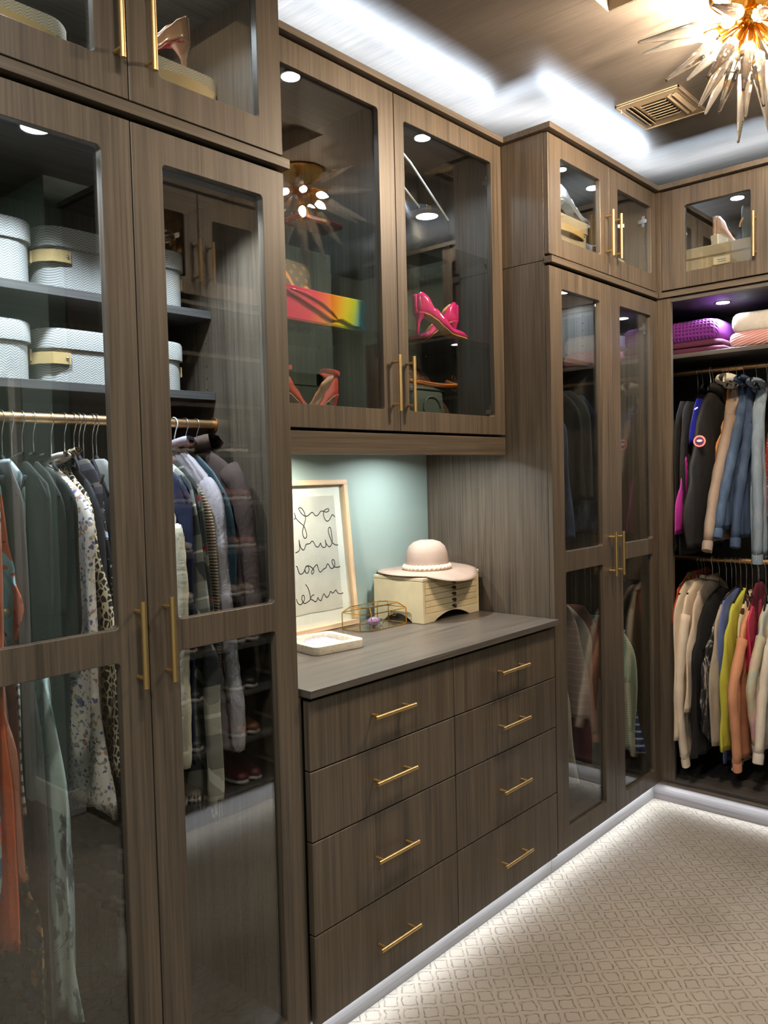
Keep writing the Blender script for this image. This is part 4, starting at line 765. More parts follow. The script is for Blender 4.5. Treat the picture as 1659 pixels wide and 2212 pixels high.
WR = [[[(1.9395, 0.4349),(1.9428, 0.4283),(1.9449, 0.418),(1.9395, 0.412),(1.9371, 0.4147)], [(1.9428, 0.4283),(1.9449, 0.418),(1.9563, 0.4047),(1.9814, 0.3839),(1.9898, 0.3615),(1.9909, 0.3473),(1.9814, 0.3403),(1.9739, 0.3498),(1.9722, 0.3653),(1.9818, 0.3878),(1.9921, 0.4103),(1.989, 0.4337),(1.9771, 0.4497),(1.9659, 0.4515),(1.9645, 0.4451),(1.9764, 0.4292),(1.9909, 0.4207),(2.005, 0.4213),(2.0219, 0.4307),(2.0308, 0.4311),(2.0402, 0.4207),(2.0489, 0.4189),(2.0604, 0.4249),(2.0705, 0.4336),(2.0815, 0.4344),(2.0973, 0.4296),(2.1126, 0.4342),(2.1116, 0.4414),(2.1005, 0.4408),(2.0869, 0.4341),(2.0835, 0.4211),(2.0886, 0.4036),(2.0998, 0.3959),(2.1122, 0.401),(2.123, 0.4137),(2.1299, 0.4187),(2.1411, 0.4095)]], [[(1.9295, 0.2921),(1.94, 0.295),(1.9513, 0.3043),(1.9518, 0.3374),(1.9535, 0.3232),(1.9585, 0.3075),(1.9695, 0.2989),(1.9776, 0.3085),(1.984, 0.3182),(1.9945, 0.3195),(2.0034, 0.3206),(2.0131, 0.3276),(2.0215, 0.3244),(2.0287, 0.3108),(2.0369, 0.3049),(2.0461, 0.3068),(2.0564, 0.3177),(2.0588, 0.3084),(2.0687, 0.3005),(2.082, 0.3052),(2.0811, 0.3277),(2.0848, 0.3129),(2.098, 0.3008),(2.1098, 0.307),(2.1167, 0.3237),(2.1155, 0.353),(2.1138, 0.369),(2.1068, 0.3721),(2.1009, 0.3632),(2.102, 0.3486),(2.1104, 0.3268),(2.1163, 0.3144),(2.1337, 0.3043),(2.1443, 0.305)]], [[(1.9256, 0.2449),(1.9321, 0.2425),(1.9357, 0.2295),(1.941, 0.217),(1.951, 0.2152),(1.9621, 0.2216),(1.9726, 0.2372),(1.9833, 0.24),(1.9878, 0.228),(1.9804, 0.2159),(1.9703, 0.2182),(1.9683, 0.23),(1.9764, 0.2407),(1.9919, 0.2391),(2.008, 0.2272),(2.0104, 0.2179),(2.0024, 0.2097),(1.9978, 0.2154),(2.0042, 0.225),(2.0199, 0.2376),(2.0291, 0.2406),(2.0325, 0.2299),(2.0369, 0.2165),(2.0454, 0.213),(2.0572, 0.2209),(2.0723, 0.2259),(2.0791, 0.2371),(2.0864, 0.2364),(2.094, 0.2237),(2.1046, 0.22),(2.1175, 0.228),(2.1187, 0.2438),(2.1123, 0.2524),(2.1062, 0.2477),(2.1074, 0.237),(2.1162, 0.2242),(2.1346, 0.2215),(2.1462, 0.2239)]], [[(1.9155, 0.1294),(1.9205, 0.1149),(1.9315, 0.1076),(1.9441, 0.1131),(1.9533, 0.1246),(1.9521, 0.1374),(1.9453, 0.1383),(1.9408, 0.1287),(1.9444, 0.1156),(1.9539, 0.1092),(1.9699, 0.1135),(1.9812, 0.1209),(1.9805, 0.1441),(1.9727, 0.1655),(1.9643, 0.1762)], [(2.0021, 0.1342),(1.9914, 0.1325),(1.9821, 0.1221),(1.9913, 0.1171),(2.0043, 0.1089),(2.0138, 0.1142),(2.0194, 0.1225),(2.0227, 0.1143),(2.0328, 0.1091),(2.0375, 0.1156),(2.0499, 0.1316),(2.0561, 0.123),(2.0644, 0.1167),(2.0741, 0.1221),(2.0851, 0.1365),(2.0933, 0.1289),(2.105, 0.134),(2.113, 0.1384),(2.1209, 0.1268),(2.1334, 0.122),(2.1494, 0.1233)]]]
for s in WR: part('handwriting', stroke_mesh(s), nmat('ink', S(38, 36, 36), 0.6), t, smooth=True)
part('glazing', bar(fx0+0.019, fx1-0.019, 0.019, fh-0.019, 0.001, 0.003), CLEAR, t)

# jewellery chest
CREAM = plain('cream_lacquer', (222, 208, 172), 0.4, 200, 0.05); CREAMD = plain('cream_drawer', (220, 203, 162), 0.42, 200, 0.05); PEW = nmat('dark_pewter', S(70, 58, 50), 0.3, 0.9)
jx0, jx1, jy0, jy1, jz = 2.334, 2.692, 0.335, 0.583, 1.172
t = thing('jewellery_chest', ((jx0+jx1)/2, (jy0+jy1)/2, 1.0), 'cream wooden jewellery chest with shallow drawers, under the hat', 'jewellery box')
def arch(u0, u1, z1, foot=0.055, h=0.030):
    n = 14; pts = [(u0, 1.0005), (u0+foot, 1.0005)]
    for k in range(1, n): q = k/n; pts.append((u0+foot+(u1-u0-2*foot)*q, 1.0005+h*math.sin(PI*q)**0.8))
    return pts+[(u1-foot, 1.0005), (u1, 1.0005), (u1, z1), (u0, z1)]
part('side_panel', MB().plate(arch(jy0, jy1, jz-0.014), [], 0.012, lambda u, v, w_: (jx0+w_, u, v)), CREAM, t, bev=0.001); part('side_panel', MB().plate(arch(jy0, jy1, jz-0.014), [], 0.012, lambda u, v, w_: (jx1-0.012+w_, u, v)), CREAM, t, bev=0.001)
part('front_frame', MB().plate(arch(jx0+0.012, jx1-0.012, jz-0.014), [[(jx0+0.014, 1.036), (jx1-0.014, 1.036), (jx1-0.014, jz-0.018), (jx0+0.014, jz-0.018)]], 0.012, lambda u, v, w_: (u, jy0+w_, v)), CREAM, t, bev=0.0008)
part('back_panel', MB().box(jx0+0.012, jx1-0.012, jy1-0.012, jy1, 1.012, jz-0.014), CREAM, t)
part('top_lid', MB().box(jx0-0.001, jx1+0.001, jy0-0.002, jy1, jz-0.0125, jz), CREAM, t, bev=0.0015)
part('inner', MB().box(jx0+0.013, jx1-0.013, jy0+0.010, jy0+0.016, 1.034, jz-0.016), DARK, t)  # black sheet gives the shaded lines around the small drawers
n_d = 5; zz0, zz1 = 1.0365, jz-0.0185; hh_ = (zz1-zz0)/n_d
for k in range(n_d):
    dr = part('drawer', MB().box(jx0+0.0150, jx1-0.0150, jy0-0.0006, jy0+0.009, zz0+k*hh_+0.0009, zz0+(k+1)*hh_-0.0009), CREAMD, t, bev=0.0004)
    if k < 5:
        cx_ = (jx0+jx1)/2+0.003; zc = zz0+(k+0.5)*hh_
        part('knob', MB().lathe([(0.004, 0.0), (0.003, -0.004), (0.0072, -0.008), (0.0072, -0.013), (0.004, -0.016)], (cx_, jy0-0.0006, zc), 14, axis='y'), PEW, dr, smooth='auto')

# hat
HC = Vector((2.515, 0.458, 1.1735)); FELT = plain('blush_felt', (164, 144, 130), 0.95, 900, 0.35)
t = thing('felt_hat', tuple(HC), 'blush felt wide brim hat with a braided cream band', 'hat')
bz = lambda a, r: -0.42*max(0, 0.338-(0.458+r*0.94*math.sin(a)))**1.0+(max(0, r-0.10)/0.105)**1.3*(0.012*max(0, math.cos(a-math.radians(50)))+0.0015*math.sin(3*a))
tilt = lambda x, y: 0.0
rings = []; na = 64
prof = [(0.0, 0.124, 1), (0.03, 0.1225, 1), (0.055, 0.115, 1), (0.073, 0.100, 1), (0.083, 0.076, 1), (0.0875, 0.045, 1), (0.0895, 0.016, 1), (0.095, 0.008, 0), (0.115, 0.006, 0), (0.15, 0.005, 0), (0.185, 0.004, 0), (0.206, 0.0045, 0)]
for r, z, crown in prof:
    rx, ry = max(r, 0.001)*1.0, max(r, 0.001)*(0.92 if crown else 0.94); rings.append([(HC.x+rx*math.cos(2*PI*k/na), HC.y+ry*math.sin(2*PI*k/na), HC.z+z+(bz(2*PI*k/na, r) if not crown else 0)) for k in range(na)])
hb = part('crown_and_brim', MB().ringloft(rings, cap=False), FELT, t, smooth=True); m = hb.modifiers.new('thickness', 'SOLIDIFY'); m.thickness = 0.003; m.offset = -1
RAF = plain('braided_ribbon', (226, 206, 178), 0.8, 500, 0.3); mb = MB(); nb = 22
for s_ in range(3):
    pts = []
    for k in range(nb*6+1):
        a = 2*PI*k/(nb*6); ph = a*nb/2+s_*2*PI/3; rr = 0.0965+0.0035*math.cos(2*ph); pts.append((HC.x+rr*math.cos(a), HC.y+rr*0.925*math.sin(a), HC.z+0.020+0.0075*math.sin(ph)))
    mb.tube(pts, 0.0058, 7, cap=False, flat=0.7)
part('braided_band', mb, RAF, t, smooth=True)

# marble ashtray with cellophane
MAR = marble('cream_marble'); ac = Vector((1.830, 0.352, 1.0005)); aa = math.radians(-8)
AW = lambda x, y, z: (ac.x+math.cos(aa)*x-math.sin(aa)*y, ac.y+math.sin(aa)*x+math.cos(aa)*y, ac.z+z)
t = thing('marble_tray', tuple(ac), 'square cream marble tray with a plastic wrapped centre, before the picture', 'tray')
def sq(h, r, z): return [AW(u, v, z) for u, v in rrect(-h, h, -h, h, r, 5)]
part('slab', MB().ringloft([sq(0.099, 0.022, 0.0), sq(0.100, 0.022, 0.002), sq(0.100, 0.022, 0.026), sq(0.098, 0.021, 0.028), sq(0.074, 0.012, 0.028), sq(0.070, 0.012, 0.012), sq(0.001, 0.0005, 0.011)]), MAR, t, smooth='auto')
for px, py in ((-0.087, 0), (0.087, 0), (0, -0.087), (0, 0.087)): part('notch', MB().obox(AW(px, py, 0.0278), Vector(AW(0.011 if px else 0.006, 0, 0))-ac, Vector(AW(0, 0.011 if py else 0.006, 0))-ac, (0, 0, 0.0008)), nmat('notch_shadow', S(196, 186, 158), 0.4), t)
mb = MB(); rg = random.Random(4); G = 16
vs = [AW(0.068*(2*i/G-1), 0.068*(2*j/G-1), 0.0145+0.020*max(0, 1-((2*i/G-1)**2+(2*j/G-1)**2))**0.6+rg.uniform(-0.003, 0.003)*(0 if i in (0, G) or j in (0, G) else 1)) for i in range(G+1) for j in range(G+1)]
mb.add(vs, [(i*(G+1)+j, (i+1)*(G+1)+j, (i+1)*(G+1)+j+1, i*(G+1)+j+1) for i in range(G) for j in range(G)])
part('cellophane', mb, glass_pane('cellophane', (0.97, 0.97, 1.0), 1.7, 0.12), t)
part('contents', MB().ringloft([sq(0.050, 0.012, 0.0125), sq(0.048, 0.012, 0.020), sq(0.030, 0.01, 0.022)]), tiedye('wrapped_contents', [(0.35, (224, 222, 232)), (0.5, (150, 152, 190)), (0.62, (214, 214, 226)), (0.75, (120, 118, 150))], 18), t, smooth='auto')

# glass and brass keepsake box
gx0, gx1, gy0, gy1 = 2.085, 2.312, 0.395, 0.520
t = thing('glass_jewellery_box', (2.20, 0.457, 1.0), 'small brass edged glass box holding a purple crystal', 'glass box')
ch = 0.030
def octo(o, z, c_=ch): return [(gx0+o+c_, gy0+o, z), (gx1-o-c_*0.2, gy0+o, z), (gx1-o, gy0+o+c_*0.2, z), (gx1-o, gy1-o-c_, z), (gx1-o-c_, gy1-o, z), (gx0+o+c_*0.2, gy1-o, z), (gx0+o, gy1-o-c_*0.2, z), (gx0+o, gy0+o+c_, z)]
b0, b1, b2 = octo(0, 1.003), octo(0, 1.062), octo(0.022, 1.082, 0.024)
for lo, hi in ((b0, b1), (b1, b2)):
    mbp = MB()
    for k in range(8): part('edge', MB().tube([lo[k], hi[k]], 0.0018, 6), GOLD, t)
for lp in (b0, b1, b2): part('rim', MB().tube(lp+[lp[0]], 0.0019, 6, cap=False), GOLD, t)
mbp = MB(); 
for lo, hi in ((b0, b1), (b1, b2)):
    for k in range(8): mbp.add([lo[k], lo[(k+1) % 8], hi[(k+1) % 8], hi[k]], [(0, 1, 2, 3)])
mbp.add(b2, [tuple(range(8))]).add(b0, [tuple(range(8))]); part('glass_walls', mbp, CLEAR, t)
part('ring_pull', MB().tube([(2.235+0.010*math.cos(a), gy0-0.003, 1.052+0.010*math.sin(a)) for a in [2*PI*k/16 for k in range(17)]], 0.0011, 6, cap=False), GOLD, t, smooth=True)
AME = nmat('amethyst', S(190, 150, 196), 0.15, Transmission_Weight=0.5)
mb = MB(); mb.sphere((2.185, 0.450, 1.022), 0.021, 12, (1.35, 0.9, 0.85)); rg = random.Random(8); mb.v = [(x+rg.uniform(-.0012, .0012), y+rg.uniform(-.0012, .0012), z+rg.uniform(-.0012, .0012)) for x, y, z in mb.v]
c = single('crystal_stone', mb, AME, (2.185, 0.450, 1.0045), 'faceted purple crystal stone inside the glass box', 'crystal')
c2 = single('crystal_ring', MB().tube([(2.222+0.012*math.cos(a), 0.447, 1.018+0.012*math.sin(a)) for a in [2*PI*k/16 for k in range(17)]], 0.0028, 8, cap=False), SILVER, (2.222, 0.447, 1.0045), 'silver ring standing beside the purple crystal', 'ring', smooth=True)

# ================================================================= SWEATERS
def folded(name, label, x0, x1, y0, y1, z0, z1, mat, layers=2, seed=0, group='folded sweaters on the shelf'):
    t = thing(name, ((x0+x1)/2, (y0+y1)/2, z0), label, 'sweater', group); rg = random.Random(seed); hh = (z1-z0)/layers
    for l in range(layers):
        n = 40; rings = []; za, zb = z0+l*hh, z0+(l+1)*hh; ins = rg.uniform(0, 0.008)
        for q in range(9):
            a = PI*q/8; k = math.sin(a)**0.45 if 0 < q < 8 else 0.0; zz = (za+zb)/2-math.cos(a)*hh/2
            o = (1-k)*min(0.03, hh*0.6)+ins
            ring = []
            for u, v in rrect(x0+o, x1-o, y0+o, y1-o, 0.035, 8):
                wv = 0.004*math.sin(u*60+seed+l)+0.004*math.sin(v*45+2*seed+l*2)
                sag = 0.012*math.sin(PI*(v-y0)/(y1-y0)) if (l == layers-1 and q > 4) else 0
                ring.append((u+wv*0.5, v+wv*0.4, min(zz+wv*0.4*(1 if q > 0 else 0)+sag, z1+0.02)))
            rings.append(ring)
        part('fold', MB().ringloft(rings), mat, t, smooth=True)
PUR = waffle('purple_waffle_knit', (120, 40, 140), 60)
SZ = 2.0985
folded('folded_sweater', 'plum folded sweater at the bottom of the purple pile', 3.83, 4.18, -0.240, 0.085, SZ, SZ+0.052, plain('plum_knit', (84, 36, 62), 0.95, 300, 0.3), 2, 1)
folded('folded_sweater', 'chunky purple waffle knit sweater on top of the plum one', 3.82, 4.18, -0.228, 0.085, SZ+0.0525, SZ+0.146, PUR, 1, 2)
folded('folded_sweater', 'pink ribbed folded sweater under the fluffy white one', 3.83, 4.18, -0.560, -0.262, SZ, SZ+0.066, rib('pink_rib_knit', (226, 170, 168), 90, (0, 0.3, 1)), 1, 3)
folded('folded_sweater', 'fluffy white folded sweater on top of the pink one', 3.83, 4.18, -0.555, -0.272, SZ+0.0665, SZ+0.150, plain('white_mohair', (214, 212, 208), 1.0, 160, 0.8), 1, 4)

# ================================================================= GARMENTS
G = {
    'quilt': ('x', 0.62, 0.5, 0.01, [(0.687, 0.036),(0.636, 0.036),(0.549, 0.036)]),
    'multiblue': ('x', 0.645, 0.5, 0.009, [(1.066, 0.036),(0.962, 0.036),(0.869, 0.036),(0.794, 0.036),(0.742, 0.036)]),
    'orange': ('x', 0.668, 0.5, 0.008, [(1.166, 0.039),(1.054, 0.044),(0.945, 0.036),(0.802, 0.036),(0.697, 0.036),(0.622, 0.036)]),
    'coral': ('x', 0.69, 0.5, 0.01, [(1.325, 0.063),(1.139, 0.061),(1.032, 0.036),(0.949, 0.036),(0.89, 0.036),(0.82, 0.036),(0.758, 0.036)]),
    'maroon': ('x', 0.712, 0.5, 0.007, [(1.365, 0.128),(1.139, 0.09),(1.036, 0.079),(0.92, 0.08),(0.795, 0.078)]),
    'stripe': ('x', 0.728, 0.5, 0.007, [(1.565, 0.15),(1.459, 0.145),(1.312, 0.154),(1.214, 0.153),(1.135, 0.091),(1.031, 0.084),(0.935, 0.078),(0.878, 0.075)]),
    'tropical': ('x', 0.748, 0.5, 0.007, [(1.382, 0.18),(1.343, 0.134),(1.331, 0.103),(1.294, 0.113),(1.242, 0.136),(1.205, 0.159)]),
    'greysheer': ('x', 0.768, 0.5, 0.008, [(1.604, 0.189),(1.544, 0.144),(1.408, 0.125),(1.261, 0.117),(1.133, 0.112),(0.968, 0.098),(0.771, 0.091),(0.569, 0.092),(0.406, 0.09)]),
    'embroid': ('x', 0.752, 0.4, 0.006, [(0.706, 0.157),(0.658, 0.118),(0.574, 0.099),(0.501, 0.082),(0.419, 0.081)]),
    'tiedye': ('x', 0.8, 0.42, 0.011, [(1.204, 0.215),(1.16, 0.150),(1.117, 0.109),(0.99, 0.093),(0.863, 0.078),(0.717, 0.062),(0.54, 0.051),(0.412, 0.039)]),
    'olive1': ('x', 0.822, 0.5, 0.008, [(1.605, 0.22),(1.583, 0.16),(1.533, 0.117),(1.403, 0.116),(1.272, 0.123)]),
    'olive2': ('x', 0.846, 0.5, 0.008, [(1.605, 0.22),(1.585, 0.166),(1.537, 0.117),(1.401, 0.119),(1.268, 0.126)]),
    'olive3': ('x', 0.872, 0.5, 0.01, [(1.603, 0.252),(1.578, 0.166),(1.533, 0.111),(1.399, 0.116),(1.224, 0.122),(1.122, 0.181),(0.99, 0.206),(0.791, 0.223)]),
    'floral': ('x', 0.915, 0.5, 0.020, [(1.605, 0.309),(1.573, 0.241),(1.549, 0.173),(1.514, 0.128),(1.478, 0.114),(1.416, 0.115),(1.364, 0.119),(1.291, 0.117),(1.218, 0.116),(1.133, 0.113),(1.052, 0.109),(0.967, 0.105),(0.886, 0.097),(0.813, 0.077)]),
    'leopard': ('x', 0.948, 0.5, 0.01, [(1.617, 0.328),(1.578, 0.26),(1.531, 0.198),(1.486, 0.174),(1.401, 0.162),(1.327, 0.139),(1.245, 0.11),(1.151, 0.093),(1.057, 0.086),(0.973, 0.085),(0.888, 0.091)]),
    'blackjk': ('x', 0.972, 0.5, 0.01, [(1.617, 0.341),(1.584, 0.261),(1.558, 0.211),(1.495, 0.192),(1.42, 0.179),(1.302, 0.155),(1.212, 0.133),(1.132, 0.122)]),
    'blackflor': ('x', 0.996, 0.5, 0.01, [(1.605, 0.344),(1.575, 0.274),(1.536, 0.233),(1.483, 0.2),(1.407, 0.183),(1.319, 0.17),(1.222, 0.157)]),
    'paisley': ('x', 0.985, 0.45, 0.008, [(0.9, 0.176),(0.838, 0.158),(0.739, 0.153),(0.638, 0.154),(0.518, 0.158)]),
    'charcoal': ('x', 1.02, 0.5, 0.01, [(1.604, 0.327),(1.578, 0.273),(1.538, 0.221),(1.471, 0.194),(1.382, 0.186),(1.272, 0.178)]),
    'greyknit': ('x', 1.03, 0.45, 0.01, [(0.471, 0.27),(0.467, 0.231),(0.397, 0.23),(0.325, 0.233)]),
    'sherpa': ('x', 1.1, 0.52, 0.017, [(1.591, 0.163),(1.534, 0.107),(1.458, 0.064),(1.382, 0.046),(1.295, 0.04),(1.235, 0.038),(1.142, 0.036),(1.033, 0.036),(0.943, 0.037),(0.865, 0.047)]),
    'navy': ('x', 1.13, 0.52, 0.011, [(1.588, 0.134),(1.567, 0.083),(1.517, 0.057),(1.434, 0.055),(1.323, 0.057),(1.223, 0.054),(1.101, 0.05),(0.977, 0.051),(0.874, 0.057)]),
    'plaidgrey': ('x', 1.158, 0.52, 0.011, [(1.596, 0.156),(1.578, 0.113),(1.532, 0.077),(1.454, 0.059),(1.354, 0.05),(1.232, 0.039),(1.155, 0.036)]),
    'scarf': ('x', 1.18, 0.3, 0.012, [(1.212, 0.089),(1.15, 0.036),(1.052, 0.036),(0.976, 0.036),(0.912, 0.036),(0.83, 0.036),(0.769, 0.036)]),
    'olivplaid': ('x', 1.2, 0.52, 0.009, [(1.609, 0.203),(1.578, 0.151),(1.529, 0.103),(1.428, 0.085),(1.303, 0.073),(1.223, 0.07),(1.084, 0.07)]),
    'tancard': ('x', 1.222, 0.52, 0.01, [(1.604, 0.247),(1.567, 0.171),(1.51, 0.111),(1.438, 0.086),(1.323, 0.079),(1.207, 0.076),(1.091, 0.073)]),
    'fuzzy': ('x', 1.256, 0.52, 0.017, [(1.644, 0.269),(1.609, 0.203),(1.56, 0.145),(1.524, 0.095),(1.448, 0.086),(1.343, 0.084),(1.25, 0.07),(1.156, 0.065),(1.075, 0.055),(0.972, 0.039),(0.912, 0.036),(0.864, 0.036)]),
    'teal': ('x', 1.29, 0.52, 0.01, [(1.622, 0.24),(1.578, 0.171),(1.529, 0.124),(1.457, 0.109),(1.362, 0.106),(1.242, 0.105)]),
    'hoodie': ('x', 1.325, 0.52, 0.02, [(1.641, 0.246),(1.611, 0.166),(1.582, 0.124),(1.552, 0.088),(1.492, 0.074),(1.432, 0.064),(1.35, 0.053),(1.255, 0.039),(1.191, 0.036)]),
    'whitepant': ('x', 2.954, 0.45, 0.012, [(0.641, 0.086),(0.528, 0.075),(0.415, 0.06),(0.285, 0.037)]),
    'wine': ('x', 3.065, 0.5, 0.012, [(0.87, 0.113),(0.659, 0.069),(0.507, 0.038),(0.331, 0.036)]),
    'greypink': ('x', 3.039, 0.5, 0.013, [(0.99, 0.128),(0.917, 0.081),(0.784, 0.054),(0.669, 0.038),(0.524, 0.036)]),
    'pale': ('x', 3.178, 0.5, 0.017, [(0.966, 0.192),(0.902, 0.113),(0.757, 0.067),(0.599, 0.047),(0.399, 0.037),(0.196, 0.042)]),
    'mauve': ('x', 3.188, 0.5, 0.012, [(0.97, 0.13),(0.895, 0.07),(0.758, 0.044),(0.598, 0.04),(0.478, 0.037)]),
    'mint': ('x', 3.428, 0.45, 0.014, [(0.886, 0.113),(0.816, 0.069),(0.713, 0.053),(0.641, 0.036),(0.598, 0.038)]),
    'chevron': ('x', 3.519, 0.5, 0.013, [(0.848, 0.135),(0.794, 0.097),(0.728, 0.057),(0.655, 0.04),(0.58, 0.036),(0.481, 0.046),(0.35, 0.057),(0.258, 0.058)]),
    'navystripe': ('x', 3.575, 0.5, 0.01, [(0.84, 0.139),(0.723, 0.101),(0.572, 0.085),(0.379, 0.06),(0.234, 0.036)]),
    'jeans': ('x', 2.948, 0.5, 0.014, [(1.77, 0.074),(1.592, 0.063),(1.405, 0.045),(1.283, 0.037)]),
    'blackvest': ('x', 3.038, 0.5, 0.014, [(1.881, 0.121),(1.839, 0.066),(1.762, 0.046),(1.591, 0.041),(1.439, 0.037)]),
    'darkshirt': ('x', 3.116, 0.5, 0.014, [(1.897, 0.136),(1.847, 0.072),(1.774, 0.045),(1.591, 0.044),(1.436, 0.036)]),
    'duskdenim': ('x', 3.18, 0.5, 0.016, [(1.879, 0.112),(1.816, 0.053),(1.727, 0.039),(1.492, 0.036),(1.296, 0.039)]),
    'blk1': ('y', -0.075, 4.2, 0.009, [(1.868, 3.753),(1.819, 3.704),(1.67, 3.679),(1.415, 3.668),(1.181, 3.663)]),
    'blk2': ('y', -0.098, 4.2, 0.009, [(1.867, 3.766),(1.813, 3.705),(1.669, 3.686),(1.393, 3.68),(1.159, 3.675)]),
    'magenta': ('y', -0.098, 4.2, 0.009, [(1.846, 3.861),(1.736, 3.813),(1.627, 3.761),(1.521, 3.688),(1.416, 3.638),(1.333, 3.615),(1.26, 3.603)]),
    'royal': ('y', -0.136, 4.2, 0.008, [(1.878, 3.791),(1.838, 3.745),(1.752, 3.727),(1.668, 3.714)]),
    'vest': ('y', -0.148, 4.2, 0.026, [(1.922, 3.933),(1.874, 3.844),(1.796, 3.774),(1.689, 3.733),(1.583, 3.687),(1.458, 3.63),(1.335, 3.601),(1.197, 3.63)]),
    'camel': ('y', -0.196, 4.2, 0.01, [(1.954, 4.153),(1.888, 4.061),(1.801, 3.984),(1.7, 3.915),(1.602, 3.871),(1.495, 3.857)]),
    'taupe': ('y', -0.222, 4.2, 0.025, [(1.958, 4.141),(1.893, 4.029),(1.797, 3.934),(1.687, 3.871),(1.559, 3.798),(1.434, 3.732),(1.311, 3.673),(1.226, 3.638)]),
    'denim1': ('y', -0.258, 4.2, 0.020, [(1.947, 4.136),(1.89, 4.036),(1.796, 3.965),(1.664, 3.875),(1.537, 3.795),(1.413, 3.734),(1.28, 3.686)]),
    'denim2': ('y', -0.29, 4.2, 0.020, [(1.956, 4.15),(1.885, 4.062),(1.751, 3.981),(1.621, 3.928),(1.471, 3.876),(1.346, 3.83),(1.231, 3.804)]),
    'denim3': ('y', -0.345, 4.2, 0.028, [(1.937, 4.108),(1.86, 4.011),(1.726, 3.963),(1.576, 3.935),(1.427, 3.926),(1.277, 3.924),(1.148, 3.929)]),
    'redprint': ('y', -0.392, 4.2, 0.012, [(1.928, 4.195),(1.856, 4.087),(1.724, 4.009),(1.575, 3.966),(1.447, 3.951),(1.319, 3.963)]),
    'multicol': ('y', -0.07, 4.2, 0.008, [(1.06, 3.831),(1.02, 3.72),(0.943, 3.675),(0.836, 3.667)]),
    'creamA': ('y', -0.088, 4.2, 0.014, [(1.025, 3.757),(0.988, 3.669),(0.887, 3.63),(0.739, 3.616),(0.527, 3.606),(0.313, 3.606)]),
    'creamB': ('y', -0.102, 4.2, 0.018, [(1.018, 3.833),(0.982, 3.732),(0.881, 3.675),(0.739, 3.629),(0.53, 3.603),(0.332, 3.625),(0.216, 3.655)]),
    'creamC': ('y', -0.138, 4.2, 0.015, [(1.016, 3.866),(0.984, 3.767),(0.9, 3.72),(0.777, 3.679),(0.634, 3.644),(0.448, 3.618)]),
    'blkcard': ('y', -0.17, 4.2, 0.021, [(0.979, 3.976),(0.964, 3.825),(0.88, 3.731),(0.78, 3.684),(0.699, 3.606),(0.578, 3.631),(0.41, 3.622),(0.245, 3.602)]),
    'bwdye': ('y', -0.203, 4.2, 0.011, [(0.937, 3.974),(0.888, 3.85),(0.764, 3.742),(0.663, 3.65),(0.526, 3.603),(0.403, 3.634),(0.295, 3.722)]),
    'greige': ('y', -0.228, 4.2, 0.016, [(0.964, 3.92),(0.938, 3.816),(0.85, 3.756),(0.738, 3.725),(0.574, 3.693),(0.404, 3.69),(0.286, 3.716)]),
    'peri': ('y', -0.248, 4.2, 0.009, [(0.981, 3.918),(0.964, 3.796),(0.863, 3.752),(0.737, 3.744),(0.522, 3.752),(0.302, 3.772),(0.191, 3.782)]),
    'lime': ('y', -0.27, 4.2, 0.016, [(0.979, 3.998),(0.941, 3.852),(0.838, 3.79),(0.741, 3.735),(0.597, 3.714),(0.425, 3.723),(0.274, 3.691)]),
    'print': ('y', -0.296, 4.2, 0.012, [(0.971, 4.029),(0.931, 3.911),(0.811, 3.847),(0.625, 3.806),(0.398, 3.766),(0.178, 3.75)]),
    'peach': ('y', -0.322, 4.2, 0.019, [(0.928, 3.986),(0.883, 3.881),(0.769, 3.792),(0.646, 3.717),(0.556, 3.651),(0.426, 3.672),(0.23, 3.698)]),
    'pink': ('y', -0.348, 4.2, 0.014, [(0.972, 4.05),(0.949, 3.89),(0.852, 3.819),(0.74, 3.799),(0.627, 3.809)]),
    'wineb': ('y', -0.352, 4.2, 0.01, [(0.361, 3.961),(0.287, 3.907),(0.186, 3.88)]),
    'pastel': ('y', -0.382, 4.2, 0.018, [(0.952, 4.061),(0.894, 3.924),(0.778, 3.844),(0.666, 3.766),(0.572, 3.715),(0.418, 3.75),(0.305, 3.779)]),
    'ivory': ('y', -0.412, 4.2, 0.020, [(0.936, 4.114),(0.87, 3.958),(0.735, 3.869),(0.579, 3.802),(0.426, 3.742),(0.286, 3.702)]),
}
def lerp_rows(rows, step=0.022):
    out = []
    for (z0, f0, b0, t0), (z1, f1, b1, t1) in zip(rows, rows[1:]):
        n = max(1, int(abs(z0-z1)/step))
        for k in range(n):
            q = k/n; out.append((z0+(z1-z0)*q, f0+(f1-f0)*q, b0+(b1-b0)*q, t0+(t1-t0)*q))
    out.append(rows[-1])
    # smooth a little so that the outline curves like cloth
    sm = list(out)
    for _ in range(2):
        sm = [sm[0]]+[tuple((sm[i-1][j]+2*sm[i][j]+sm[i+1][j])/4 for j in range(4)) for i in range(1, len(sm)-1)]+[sm[-1]]
    return sm
GCOUNT = [0]
HANGM = {'black': nmat('black_velvet_hanger', S(26, 26, 28), 0.7), 'white': nmat('white_hanger', S(232, 232, 230), 0.4)}
